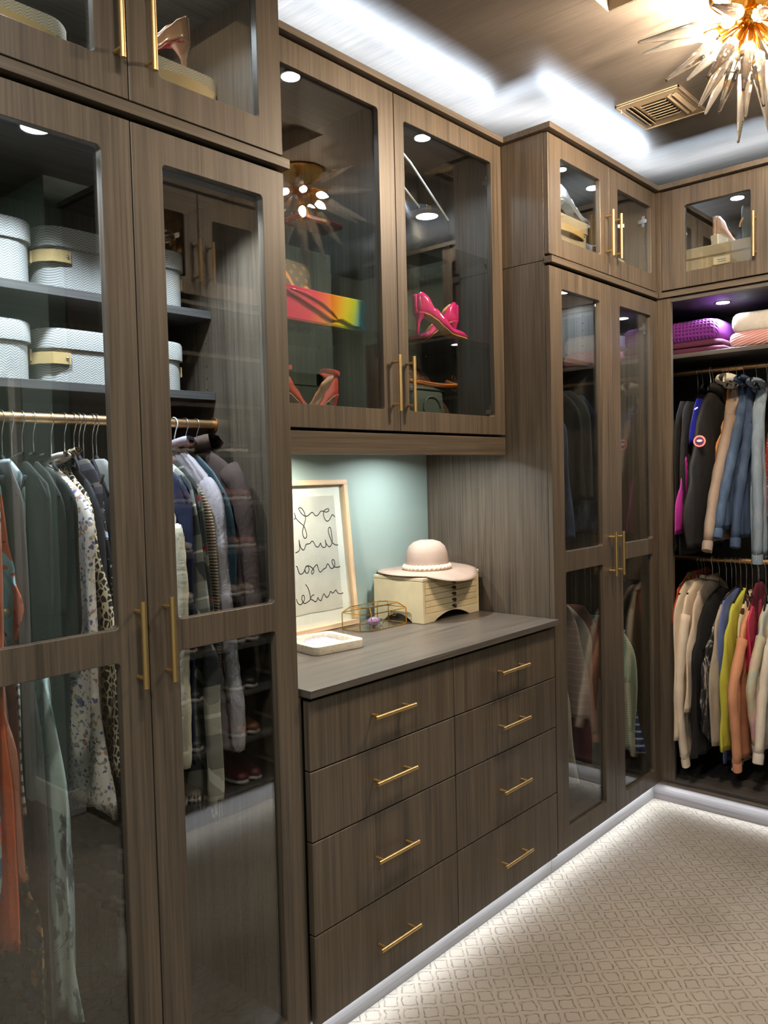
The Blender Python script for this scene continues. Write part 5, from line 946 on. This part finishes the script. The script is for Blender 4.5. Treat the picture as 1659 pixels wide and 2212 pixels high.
def garment(key, name, cat, label, mat, sleeve=False, collar=None, cuff=False, u0=None, rodz=None, fold=0.008, hem=0.0, fuzz=0.0, ext=False, hang='black', group=None, extf=None, straight=False, trim=None, nohanger=False):
    ax, c, bmax, th, pr = G[key]; GCOUNT[0] += 1; rg = random.Random(GCOUNT[0]*13)
    u0 = u0 if u0 is not None else (0.301 if ax == 'x' else 3.97)
    fmin = 0.036 if ax == 'x' else 3.60
    M = (lambda u, w_, z: (c+w_, u, z)) if ax == 'x' else (lambda u, w_, z: (u, c+w_, z))
    pr = [tuple(p) for p in pr]
    if ext: fm_ = 1; f0 = extf if extf is not None else pr[0][1]; pr = [(rodz-0.100, u0-0.045), (rodz-0.125, u0-0.12), (rodz-0.165, min(u0-0.10, f0+0.03)), (pr[0][0]+0.12, max(fmin, f0))]+pr if pr[0][0] < rodz-0.30 else [(rodz-0.10, u0-0.05)]+pr
    zt = pr[0][0]; t = thing(name, M(u0, 0, zt), label, cat, group)
    rows = []; ub = bmax
    for i, (z, f) in enumerate(pr):
        b = min(bmax, max(2*u0-f, u0+0.05)) if not straight else bmax
        if rows: b = max(b, rows[-1][2]-0.01)
        ff = f+(0.022 if sleeve and i > 2 else 0); tt = th*(0.75 if i == 0 else 1.0)
        rows.append((z, ff, b, tt))
    ztop, ft, bt, tt = rows[0]
    rows = lerp_rows(rows); n = 36; rings = []; ph = rg.uniform(0, 6); kf = rg.uniform(70, 100); Z0, Z1 = rows[0][0], rows[-1][0]
    def ring(z, f, b, tw, dz=0.0):
        m_, hw = (f+b)/2, (b-f)/2; q = (Z0-z)/max(0.05, Z0-Z1); amp = fold*min(1, 0.15+1.3*q); out = []
        for k in range(n):
            a = 2*PI*k/n; cu = math.cos(a); u = m_-hw*cu; s = math.sin(a); w_ = tw*math.copysign(abs(s)**0.75, s)
            wv = amp*math.sin(kf*(u-u0)+ph+3*z)+amp*0.6*math.sin(kf*0.47*(u-u0)+ph*2-5*z)
            zz = z+dz+(hem*math.sin(kf*0.6*(u-u0)+ph) if z == Z1 else 0); out.append(M(u+0.002*math.sin(23*z+ph), w_+wv, zz))
        return out
    for (z, f, b, tw) in rows: rings.append(ring(z, f, b, tw))
    body = MB().ringloft([ring(Z0+0.004, rows[0][1]+0.008, rows[0][2]-0.008, rows[0][3]*0.5)]+rings+[ring(Z1+0.001, rows[-1][1]+0.004, rows[-1][2]-0.004, rows[-1][3]*0.4)])
    ob = part('body', body, mat, t, smooth=True)
    if fuzz: add_fuzz(ob, fuzz)
    if sleeve:
        pts = [(z, f) for z, f in pr]; k0 = min(2, len(pts)-2); sp = pts[k0:]; dense = []
        for (za, fa), (zb, fb) in zip(sp, sp[1:]):
            m = max(1, int(abs(za-zb)/0.03)); dense += [(za+(zb-za)*i/m, fa+(fb-fa)*i/m) for i in range(m)]
        dense.append(sp[-1])
        for _ in range(2): dense = [dense[0]]+[tuple((dense[i-1][j]+2*dense[i][j]+dense[i+1][j])/4 for j in (0, 1)) for i in range(1, len(dense)-1)]+[dense[-1]]
        rr = 0.030; path = [M(f+rr*0.95, -0.004+0.004*math.sin(9*z+ph), z) for z, f in dense]; nn = len(path)
        rad = [rr*(1.05-0.22*i/nn)*(1+0.07*math.sin(i*1.7+ph)) for i in range(nn)]; upd = (0, 1, 0) if ax == 'x' else (1, 0, 0)
        tb = MB(); tb.tube(path, rad, 14, flat=min(0.85, th*1.15/rr), up=upd); so = part('sleeve', tb, mat, t, smooth=True)
        if fuzz: add_fuzz(so, fuzz)
        if cuff:
            p1 = Vector(path[-1]); p0 = Vector(path[max(0, nn-3)]); d = (p1-p0).normalized(); co = part('cuff', MB().tube([p1-d*0.006, p1+d*0.006, p1+d*0.040, p1+d*0.044], [rad[-1]*0.95, rad[-1]*1.10, rad[-1]*1.06, rad[-1]*0.8], 14, flat=min(0.9, th*1.2/rr), up=upd), cuff if isinstance(cuff, bpy.types.Material) else mat, t, smooth='auto')
            if cuff is True or cuff == mat: pass
    if collar:
        cm, ch_, cr_ = collar; pts = []
        for k in range(13):
            a = PI*2*k/12; pts.append(M(u0-0.052*math.cos(a)-0.01, th*0.9*math.sin(a), zt+0.008+0.012*math.cos(a)))
        part('collar', MB().tube(pts, [cr_]*13, 8, cap=False, flat=1.6), cm, t, smooth=True)
    if trim:
        tm, t0, t1 = trim; zz = [r for r in rows if t0 <= (Z0-r[0])/(Z0-Z1) <= t1]; part('placket', MB().tube([M(f-0.001, 0, z) for z, f, b, tw in zz], 0.006, 8, flat=0.6), tm, t, smooth=True)
    if not nohanger:
        hm = HANGM[hang]; h = thing('clothes_hanger', M(u0, 0, rodz), ('white' if hang == 'white' else 'slim black')+' hanger carrying the '+' '.join(label.split()[:7]), 'hanger', 'hangers on the rods')
        hk = [M(u0-0.0185*math.sin(a), 0, rodz-0.002+0.0175*math.cos(a)) for a in [math.radians(-70+210*k/12) for k in range(13)]]+[M(u0-0.002, 0, rodz-0.035), M(u0, 0, rodz-0.05), M(u0, 0, zt+0.012)]
        part('hook', MB().tube(hk, 0.0016, 6), STEEL if hang == 'black' else hm, h, smooth=True)
        sl = []
        for z_, f_ in pr[1:4]:
            if zt-z_ < 0.10 and u0-f_ > 0.03: sl.append((f_+0.012, z_-0.010))
        sl = sl or [(u0-0.04, zt-0.02)]; sl = sorted(sl)
        sh = sl+[(u0, zt+0.010)]+[(min(2*u0-u, bmax), z) for u, z in reversed(sl)]
        part('shoulder_bar', MB().tube([M(u, 0, z) for u, z in sh], 0.0045, 8), hm, h, smooth=True)
    return t
def add_fuzz(o, amt):
    tx = bpy.data.textures.get('fuzz') or bpy.data.textures.new('fuzz', 'CLOUDS'); tx.noise_scale = 0.006; tx.noise_depth = 1
    s = o.modifiers.new('subdivide', 'SUBSURF'); s.levels = s.render_levels = 1; s.subdivision_type = 'CATMULL_CLARK'
    m = o.modifiers.new('pile', 'DISPLACE'); m.texture = tx; m.strength = amt; m.mid_level = 0.5; m.texture_coords = 'LOCAL'
RL, RU, RRU, RRL, RBU, RBL = 1.712, 1.712, 1.935, 1.145, 2.024, 1.116
M_ = {}
def GM(k, *a, **kw): garment(k, *a, **kw)
k3 = dict(rodz=RL)
GM('quilt', 'coat', 'coat', 'cream quilted coat hem at the lower edge of the first door', rib('cream_quilting', (206, 192, 160), 22, (0.2, 0.7, 1)), ext=True, **k3)
GM('multiblue', 'dress', 'dress', 'light blue dress with bright multicolour blossom print', floral('blossom_print', (166, 206, 206), [((64, 120, 170), 0.7, 0.42), ((238, 96, 120), 0.8, 0.40), ((240, 150, 60), 1.0, 0.30), ((240, 220, 120), 1.3, 0.28)], 26), ext=True, **k3)
GM('orange', 'dress', 'dress', 'plain bright orange long dress', plain('orange_crepe', (222, 104, 58), 0.7), ext=True, **k3)
GM('coral', 'blouse', 'blouse', 'coral chiffon dress with cascading ruffles', plain('coral_chiffon', (184, 116, 92), 0.8), ext=True, hem=0.02, fold=0.011, **k3)
GM('maroon', 'dress', 'dress', 'dusty maroon narrow long dress', plain('maroon_jersey', (122, 64, 60), 0.8), ext=True, **k3)
GM('stripe', 'dress', 'dress', 'cream and blue grey diagonal striped dress', stripes('diagonal_stripe', (200, 188, 168), (92, 86, 96), 48, (0.2, 0.5, 0.9), 0.6), ext=True, **k3)
GM('tropical', 'camisole', 'top', 'pale blue camisole with large orange tropical flowers', floral('tropical_print', (150, 186, 192), [((202, 92, 48), 0.5, 0.55), ((120, 44, 40), 0.9, 0.28)], 22), ext=True, extf=0.19, **k3)
GM('greysheer', 'dress', 'dress', 'sheer smoke grey long dress', plain('smoke_chiffon', (88, 86, 88), 0.7), fold=0.009, **k3)
GM('embroid', 'skirt', 'skirt', 'dark green skirt embroidered with orange and blue medallions', floral('embroidery', (58, 74, 60), [((200, 150, 90), 0.9, 0.34), ((58, 84, 116), 0.5, 0.34), ((190, 88, 60), 0.8, 0.2), ((150, 160, 110), 1.6, 0.25)], 34), ext=True, extf=0.24, **k3)
GM('tiedye', 'dress', 'dress', 'pale teal long dress with dark ink blots', tiedye('ink_dye', [(0.30, (44, 60, 62)), (0.43, (96, 118, 118)), (0.47, (176, 192, 186)), (1.0, (200, 212, 206))], 9), ext=True, extf=0.24, fold=0.010, **k3)
for kk, lab in (('olive1', 'dark olive plain top nearest the dusky dress'), ('olive2', 'dark olive plain top in the middle of the olive trio'), ('olive3', 'long dark olive dress beside the floral blouse')):
    GM(kk, 'dress' if kk == 'olive3' else 'blouse', 'dress' if kk == 'olive3' else 'blouse', lab, plain('olive_'+kk, (34, 36, 30) if kk != 'olive3' else (30, 32, 27), 0.8), collar=(plain('oc'+kk, (36, 38, 31)), 0.02, 0.006), **k3)
FL = floral('botanical_print', (214, 202, 190), [((92, 92, 138), 1.3, 0.30), ((176, 124, 92), 1.0, 0.33), ((150, 142, 120), 1.6, 0.30), ((120, 112, 150), 1.8, 0.24)], 44)
GM('floral', 'blouse', 'blouse', 'cream long blouse with small blue and rust botanical print', FL, sleeve=False, fold=0.009, hem=0.012, collar=(FL, 0.02, 0.007), **k3)
GM('leopard', 'dress', 'dress', 'leopard spotted cream and black shirt dress', leopard('leopard_print', (220, 200, 162), (34, 28, 26)), collar=(leopard('leopard_print_c', (220, 200, 162), (34, 28, 26)), 0.02, 0.006), **k3)
GM('blackjk', 'blazer', 'jacket', 'plain black blazer between the leopard dress and dotted blouse', plain('black_wool', (30, 31, 36), 0.8), **k3)
GM('blackflor', 'blouse', 'blouse', 'black blouse with white dots and white flowers', floral('dotted_floral', (26, 22, 24), [((214, 214, 226), 2.6, 0.22), ((208, 212, 232), 0.45, 0.36)], 46), **k3)
GM('paisley', 'skirt', 'skirt', 'dark paisley border skirt behind the floral blouse', stripes('paisley_border', (40, 36, 44), (74, 70, 78), 16, (0, 0.1, 1), 0.55, (112, 104, 96)), ext=True, **k3)
GM('charcoal', 'blazer', 'jacket', 'charcoal jacket just behind the meeting stiles', plain('charcoal_wool', (38, 38, 40), 0.8), **k3)
GM('greyknit', 'cardigan', 'cardigan', 'long pale grey knit cardigan low in the wardrobe', plain('pale_grey_knit', (150, 148, 144), 0.9), ext=True, extf=0.30, **k3)
GM('sherpa', 'cardigan', 'cardigan', 'cream sherpa long cardigan', plain('cream_sherpa', (222, 212, 190), 1.0, 150, 0.6), sleeve=True, fuzz=0.007, fold=0.003, **k3)
GM('navy', 'coat', 'coat', 'navy blue wool coat beside the sherpa', plain('navy_wool', (34, 40, 70), 0.9), sleeve=False, **k3)
GM('plaidgrey', 'shirt', 'shirt', 'grey and cream plaid flannel shirt', plaid('grey_plaid', (150, 146, 138), (62, 64, 64), (206, 200, 184)), sleeve=False, **k3)
GM('scarf', 'scarf', 'scarf', 'grey black plaid blanket scarf with frayed pointed end', plaid('scarf_plaid', (176, 166, 150), (64, 64, 66), (214, 206, 192), 5.0), ext=True, hem=0.03, fold=0.010, straight=True, **k3)
GM('olivplaid', 'shirt', 'shirt', 'dark olive plaid shirt with red lines', plaid('olive_plaid', (64, 66, 58), (38, 40, 40), (120, 118, 104), 8.0, (120, 40, 44)), **k3)
GM('tancard', 'cardigan', 'cardigan', 'tan ribbed knit cardigan', rib('tan_rib', (146, 122, 96), 130, (0, 0.05, 1)), fold=0.004, **k3)
GM('fuzzy', 'cardigan', 'cardigan', 'lavender grey fuzzy boucle long cardigan', plain('lavender_boucle', (160, 150, 154), 1.0, 180, 0.8), sleeve=True, fuzz=0.010, fold=0.003, collar=(plain('lavender_boucle_c', (170, 160, 166), 1.0), 0.02, 0.012), hang='white', **k3)
GM('teal', 'jacket', 'jacket', 'dark teal jacket behind the fuzzy cardigan', plain('teal_nylon', (36, 56, 64), 0.6), **k3)
GM('hoodie', 'hoodie', 'hoodie', 'dark brown hooded sweatshirt at the wardrobe end', plain('brown_fleece', (66, 50, 44), 0.95), sleeve=True, cuff=True, collar=(plain('brown_fleece_c', (84, 66, 56), 0.95), 0.03, 0.022), **k3)
k4 = dict(rodz=RRL)
GM('whitepant', 'dress', 'dress', 'cream long satin dress low in the corner wardrobe', plain('cream_satin', (206, 198, 182), 0.5), ext=True, extf=0.12, **k4)
GM('greypink', 'shirt', 'shirt', 'greyish pink sheer shirt with striped upper sleeve', stripes('sleeve_bands', (158, 140, 134), (172, 156, 150), 34, (0, 0, 1), 0.8), **k4)
GM('wine', 'dress', 'dress', 'deep wine red dress in the corner wardrobe', plain('wine_crepe', (84, 22, 34), 0.7), ext=True, **k4)
GM('pale', 'dress', 'dress', 'pale grey satin dress on a white hanger', plain('pale_satin', (176, 170, 164), 0.45), hang='white', fold=0.009, **k4)
GM('mauve', 'blouse', 'blouse', 'mauve terracotta blouse beside the corner wardrobe stile', plain('mauve_crepe', (128, 92, 84), 0.7), hang='white', **k4)
GM('mint', 'shirt', 'shirt', 'mint green short sleeve top', plain('mint_jersey', (120, 176, 150), 0.8), **k4)
GM('chevron', 'sweater', 'sweater', 'white and mint chevron knit sweater', chevron('chevron_knit', (206, 208, 188), (160, 184, 160)), **k4)
GM('navystripe', 'dress', 'dress', 'navy dress with thin white horizontal stripes', stripes('breton', (44, 62, 118), (200, 206, 214), 30, (0, 0, 1), 0.74), **k4)
k5 = dict(rodz=RRU)
GM('jeans', 'jeans', 'jeans', 'dark blue jeans hanging in the corner wardrobe', denim('ink_denim', (36, 54, 84), (90, 120, 160), 0.5), u0=0.301, ext=True, **k5)
GM('blackvest', 'jacket', 'jacket', 'black jacket nearest the jeans in the corner wardrobe', plain('jet_cotton', (24, 24, 26), 0.8), **k5)
GM('darkshirt', 'shirt', 'shirt', 'charcoal shirt in the middle of the corner wardrobe', plain('soot_cotton', (36, 38, 42), 0.8), **k5)
GM('duskdenim', 'jacket', 'jacket', 'dusky blue denim jacket beside the wardrobe divider', denim('dusk_denim', (46, 62, 80)), **k5)
k6 = dict(rodz=RBU)
GM('blk1', 'blouse', 'blouse', 'black top closest to the closet side panel', plain('ink_jersey', (18, 18, 20), 0.8), **k6)
GM('blk2', 'blouse', 'blouse', 'black top beside the magenta sleeve', plain('coal_jersey', (24, 23, 24), 0.8), **k6)
GM('magenta', 'blouse', 'blouse', 'magenta long sleeve blouse', plain('magenta_crepe', (176, 44, 148), 0.7), fold=0.004, **k6)
GM('royal', 'blouse', 'blouse', 'royal blue satin blouse behind the black vest', plain('royal_satin', (26, 30, 140), 0.5), hang='white', **k6)
VBLK = plain('vest_black', (24, 23, 24), 0.75)
GM('vest', 'jacket', 'jacket', 'black padded jacket with a round red and white patch', VBLK, fold=0.007, collar=(VBLK, 0.03, 0.020), **k6)
SHW = plain('white_sherpa', (232, 228, 214), 1.0, 120, 0.7)
GM('camel', 'coat', 'coat', 'camel suede coat between the black jacket and grey denim', plain('camel_suede', (196, 136, 76), 0.8), **k6)
TAU = denim('taupe_denim', (150, 132, 118), (176, 160, 146), 0.4)
GM('taupe', 'jacket', 'jacket', 'grey brown denim jacket with white sherpa collar', TAU, sleeve=True, cuff=True, collar=(SHW, 0.03, 0.022), **k6)
DN1 = denim('mid_denim', (62, 84, 116), (120, 144, 176), 0.35); DN2 = denim('deep_denim', (56, 76, 108), (104, 128, 160), 0.4); DN3 = denim('light_denim', (138, 158, 178), (190, 204, 216), 0.5)
GM('denim1', 'jacket', 'jacket', 'mid blue denim jacket beside the sherpa collar one', DN1, sleeve=True, cuff=True, collar=(DN1, 0.02, 0.010), **k6)
GM('denim2', 'jacket', 'jacket', 'deep blue denim jacket between two other denim ones', DN2, sleeve=True, cuff=True, collar=(DN2, 0.02, 0.010), **k6)
GM('denim3', 'jacket', 'jacket', 'light washed denim jacket with frayed hem', DN3, sleeve=True, cuff=True, hem=0.012, collar=(DN3, 0.02, 0.010), **k6)
GM('redprint', 'blouse', 'blouse', 'red patterned blouse at the picture edge', floral('red_print', (170, 40, 30), [((230, 150, 120), 1.2, 0.3)], 60), **k6)
k7 = dict(rodz=RBL)
GM('multicol', 'blouse', 'blouse', 'orange red patterned short top on the lower rod', floral('fruit_print', (196, 74, 36), [((60, 96, 50), 0.6, 0.4), ((196, 40, 60), 0.9, 0.3)], 30), **k7)
GM('creamA', 'sweater', 'sweater', 'cream sweatshirt closest to the closet side panel', plain('cream_fleece_a', (214, 196, 172), 0.9), **k7)
GM('creamB', 'hoodie', 'hoodie', 'cream sweatshirt with long cuffed sleeve', plain('cream_fleece_b', (226, 210, 190), 0.9), sleeve=True, cuff=True, collar=(plain('cream_fleece_bc', (226, 210, 190)), 0.02, 0.010), **k7)
GM('creamC', 'sweater', 'sweater', 'cream knit beside the long black cardigan', plain('cream_fleece_c', (222, 204, 184), 0.9), collar=(plain('cream_fleece_cc', (226, 210, 190)), 0.02, 0.010), hang='white', **k7)
GM('blkcard', 'cardigan', 'cardigan', 'long black knit cardigan on the lower rod', plain('black_knit', (22, 21, 24), 0.95), fold=0.008, **k7)
GM('bwdye', 'blouse', 'blouse', 'black satin blouse with white smoky tie dye', tiedye('smoke_dye', [(0.42, (18, 18, 22)), (0.56, (60, 60, 64)), (0.64, (214, 206, 196)), (0.70, (40, 40, 44))], 8), ext=False, **k7)
GM('greige', 'sweater', 'sweater', 'heathered oatmeal sweater beside the blue one', plain('oatmeal_knit', (186, 174, 158), 0.95, 200, 0.5), **k7)
GM('peri', 'blouse', 'blouse', 'periwinkle blue satin blouse', plain('periwinkle', (112, 130, 196), 0.5), **k7)
GM('lime', 'sweater', 'sweater', 'lime yellow sweatshirt on the lower rod', plain('lime_fleece', (206, 206, 78), 0.9), **k7)
GM('print', 'blouse', 'blouse', 'cream blouse with dark floral print hanging below the others', floral('dark_print', (216, 206, 178), [((70, 40, 34), 0.6, 0.40), ((170, 60, 52), 0.9, 0.3)], 38), **k7)
GM('peach', 'hoodie', 'hoodie', 'peach sweatshirt with ribbed cuff', plain('peach_fleece', (226, 160, 124), 0.9), sleeve=True, cuff=True, **k7)
GM('pink', 'blouse', 'blouse', 'hot pink satin blouse between the peach and pastel tops', plain('raspberry_satin', (200, 56, 92), 0.5), **k7)
GM('wineb', 'sweater', 'sweater', 'burgundy knit showing under the hot pink blouse', plain('burgundy_knit', (112, 32, 60), 0.9), ext=True, extf=4.0, **k7)
GM('pastel', 'sweater', 'sweater', 'pastel rainbow tie dye sweatshirt', tiedye('pastel_dye', [(0.35, (222, 178, 190)), (0.48, (214, 206, 170)), (0.58, (176, 196, 206)), (0.68, (206, 176, 206))], 5), sleeve=True, cuff=True, **k7)
GM('ivory', 'sweater', 'sweater', 'ivory sweatshirt at the picture edge of the lower rod', plain('ivory_fleece', (232, 222, 210), 0.9), sleeve=True, cuff=True, **k7)

jk = [o for o in bpy.data.objects if o.get('label', '').startswith('grey brown denim jacket')][0]
part('button', MB().lathe([(0.0075, 0.0), (0.0075, -0.003), (0.005, -0.004)], (3.655, -0.245, 1.185), 14, axis='y'), BRASS, jk, smooth='auto')
def fringe(label_start, name, x, y0, y1, z, ln, mat, n, axis='x'):
    o = [q for q in bpy.data.objects if q.get('label', '').startswith(label_start)][0]; rg = random.Random(n); mb = MB()
    for k in range(n):
        v = y0+(y1-y0)*k/(n-1); zz = z+rg.uniform(-0.003, 0.003); a = rg.uniform(-0.004, 0.004); w_ = rg.uniform(-0.008, 0.008)
        P = (lambda u, t_, h: (x+t_, u, h)) if axis == 'x' else (lambda u, t_, h: (u, x+t_, h))
        mb.tube([P(v, w_, zz+0.01), P(v+a, w_+a, zz-ln*0.5), P(v+a*2, w_, zz-ln*rg.uniform(0.8, 1.1))], 0.0011, 4)
    part(name, mb, mat, o, kind='stuff')
fringe('grey black plaid', 'fringe', 1.18, 0.045, 0.30, 0.762, 0.035, bpy.data.materials['scarf_plaid'], 60)
fringe('light washed denim', 'frayed_threads', -0.345, 3.93, 4.10, 1.150, 0.028, WHT, 30, 'y')
# round patch on the black jacket: red ring, white ground, small pale crest
vest = [o for o in bpy.data.objects if o.get('label', '').startswith('black padded jacket')][0]
pc = Vector((3.728, -0.171, 1.681)); pd = Vector((-0.93, -0.36, 0)).normalized(); pu = Vector((0, 0, 1)); ps = pd.cross(pu)
def disc(r, d, mat, nm, r_in=0.0, parent=vest, dz=0.0, sx=1.0, sz=1.0):
    o_ = [(r*sx*math.cos(2*PI*k/28), r*sz*math.sin(2*PI*k/28)+dz) for k in range(28)]; h_ = [[(r_in*math.cos(2*PI*k/28), r_in*math.sin(2*PI*k/28)) for k in range(28)]] if r_in else []
    return part(nm, MB().plate(o_, h_, 0.0015, lambda u, v, w_: tuple(pc+ps*u+pu*v+pd*(d+w_))), mat, parent)
pt = disc(0.0275, 0.0, nmat('patch_red', S(206, 66, 62), 0.8), 'round_patch')
disc(0.0245, 0.0012, nmat('patch_white', S(236, 228, 222), 0.8), 'patch_ring', 0.0215, pt); disc(0.0165, 0.0012, nmat('patch_blue', S(60, 44, 110), 0.8), 'patch_field', parent=pt)
disc(0.010, 0.0026, nmat('patch_land', S(232, 224, 222), 0.8), 'patch_crest', parent=pt, sx=1.25, sz=0.6, dz=0.002)
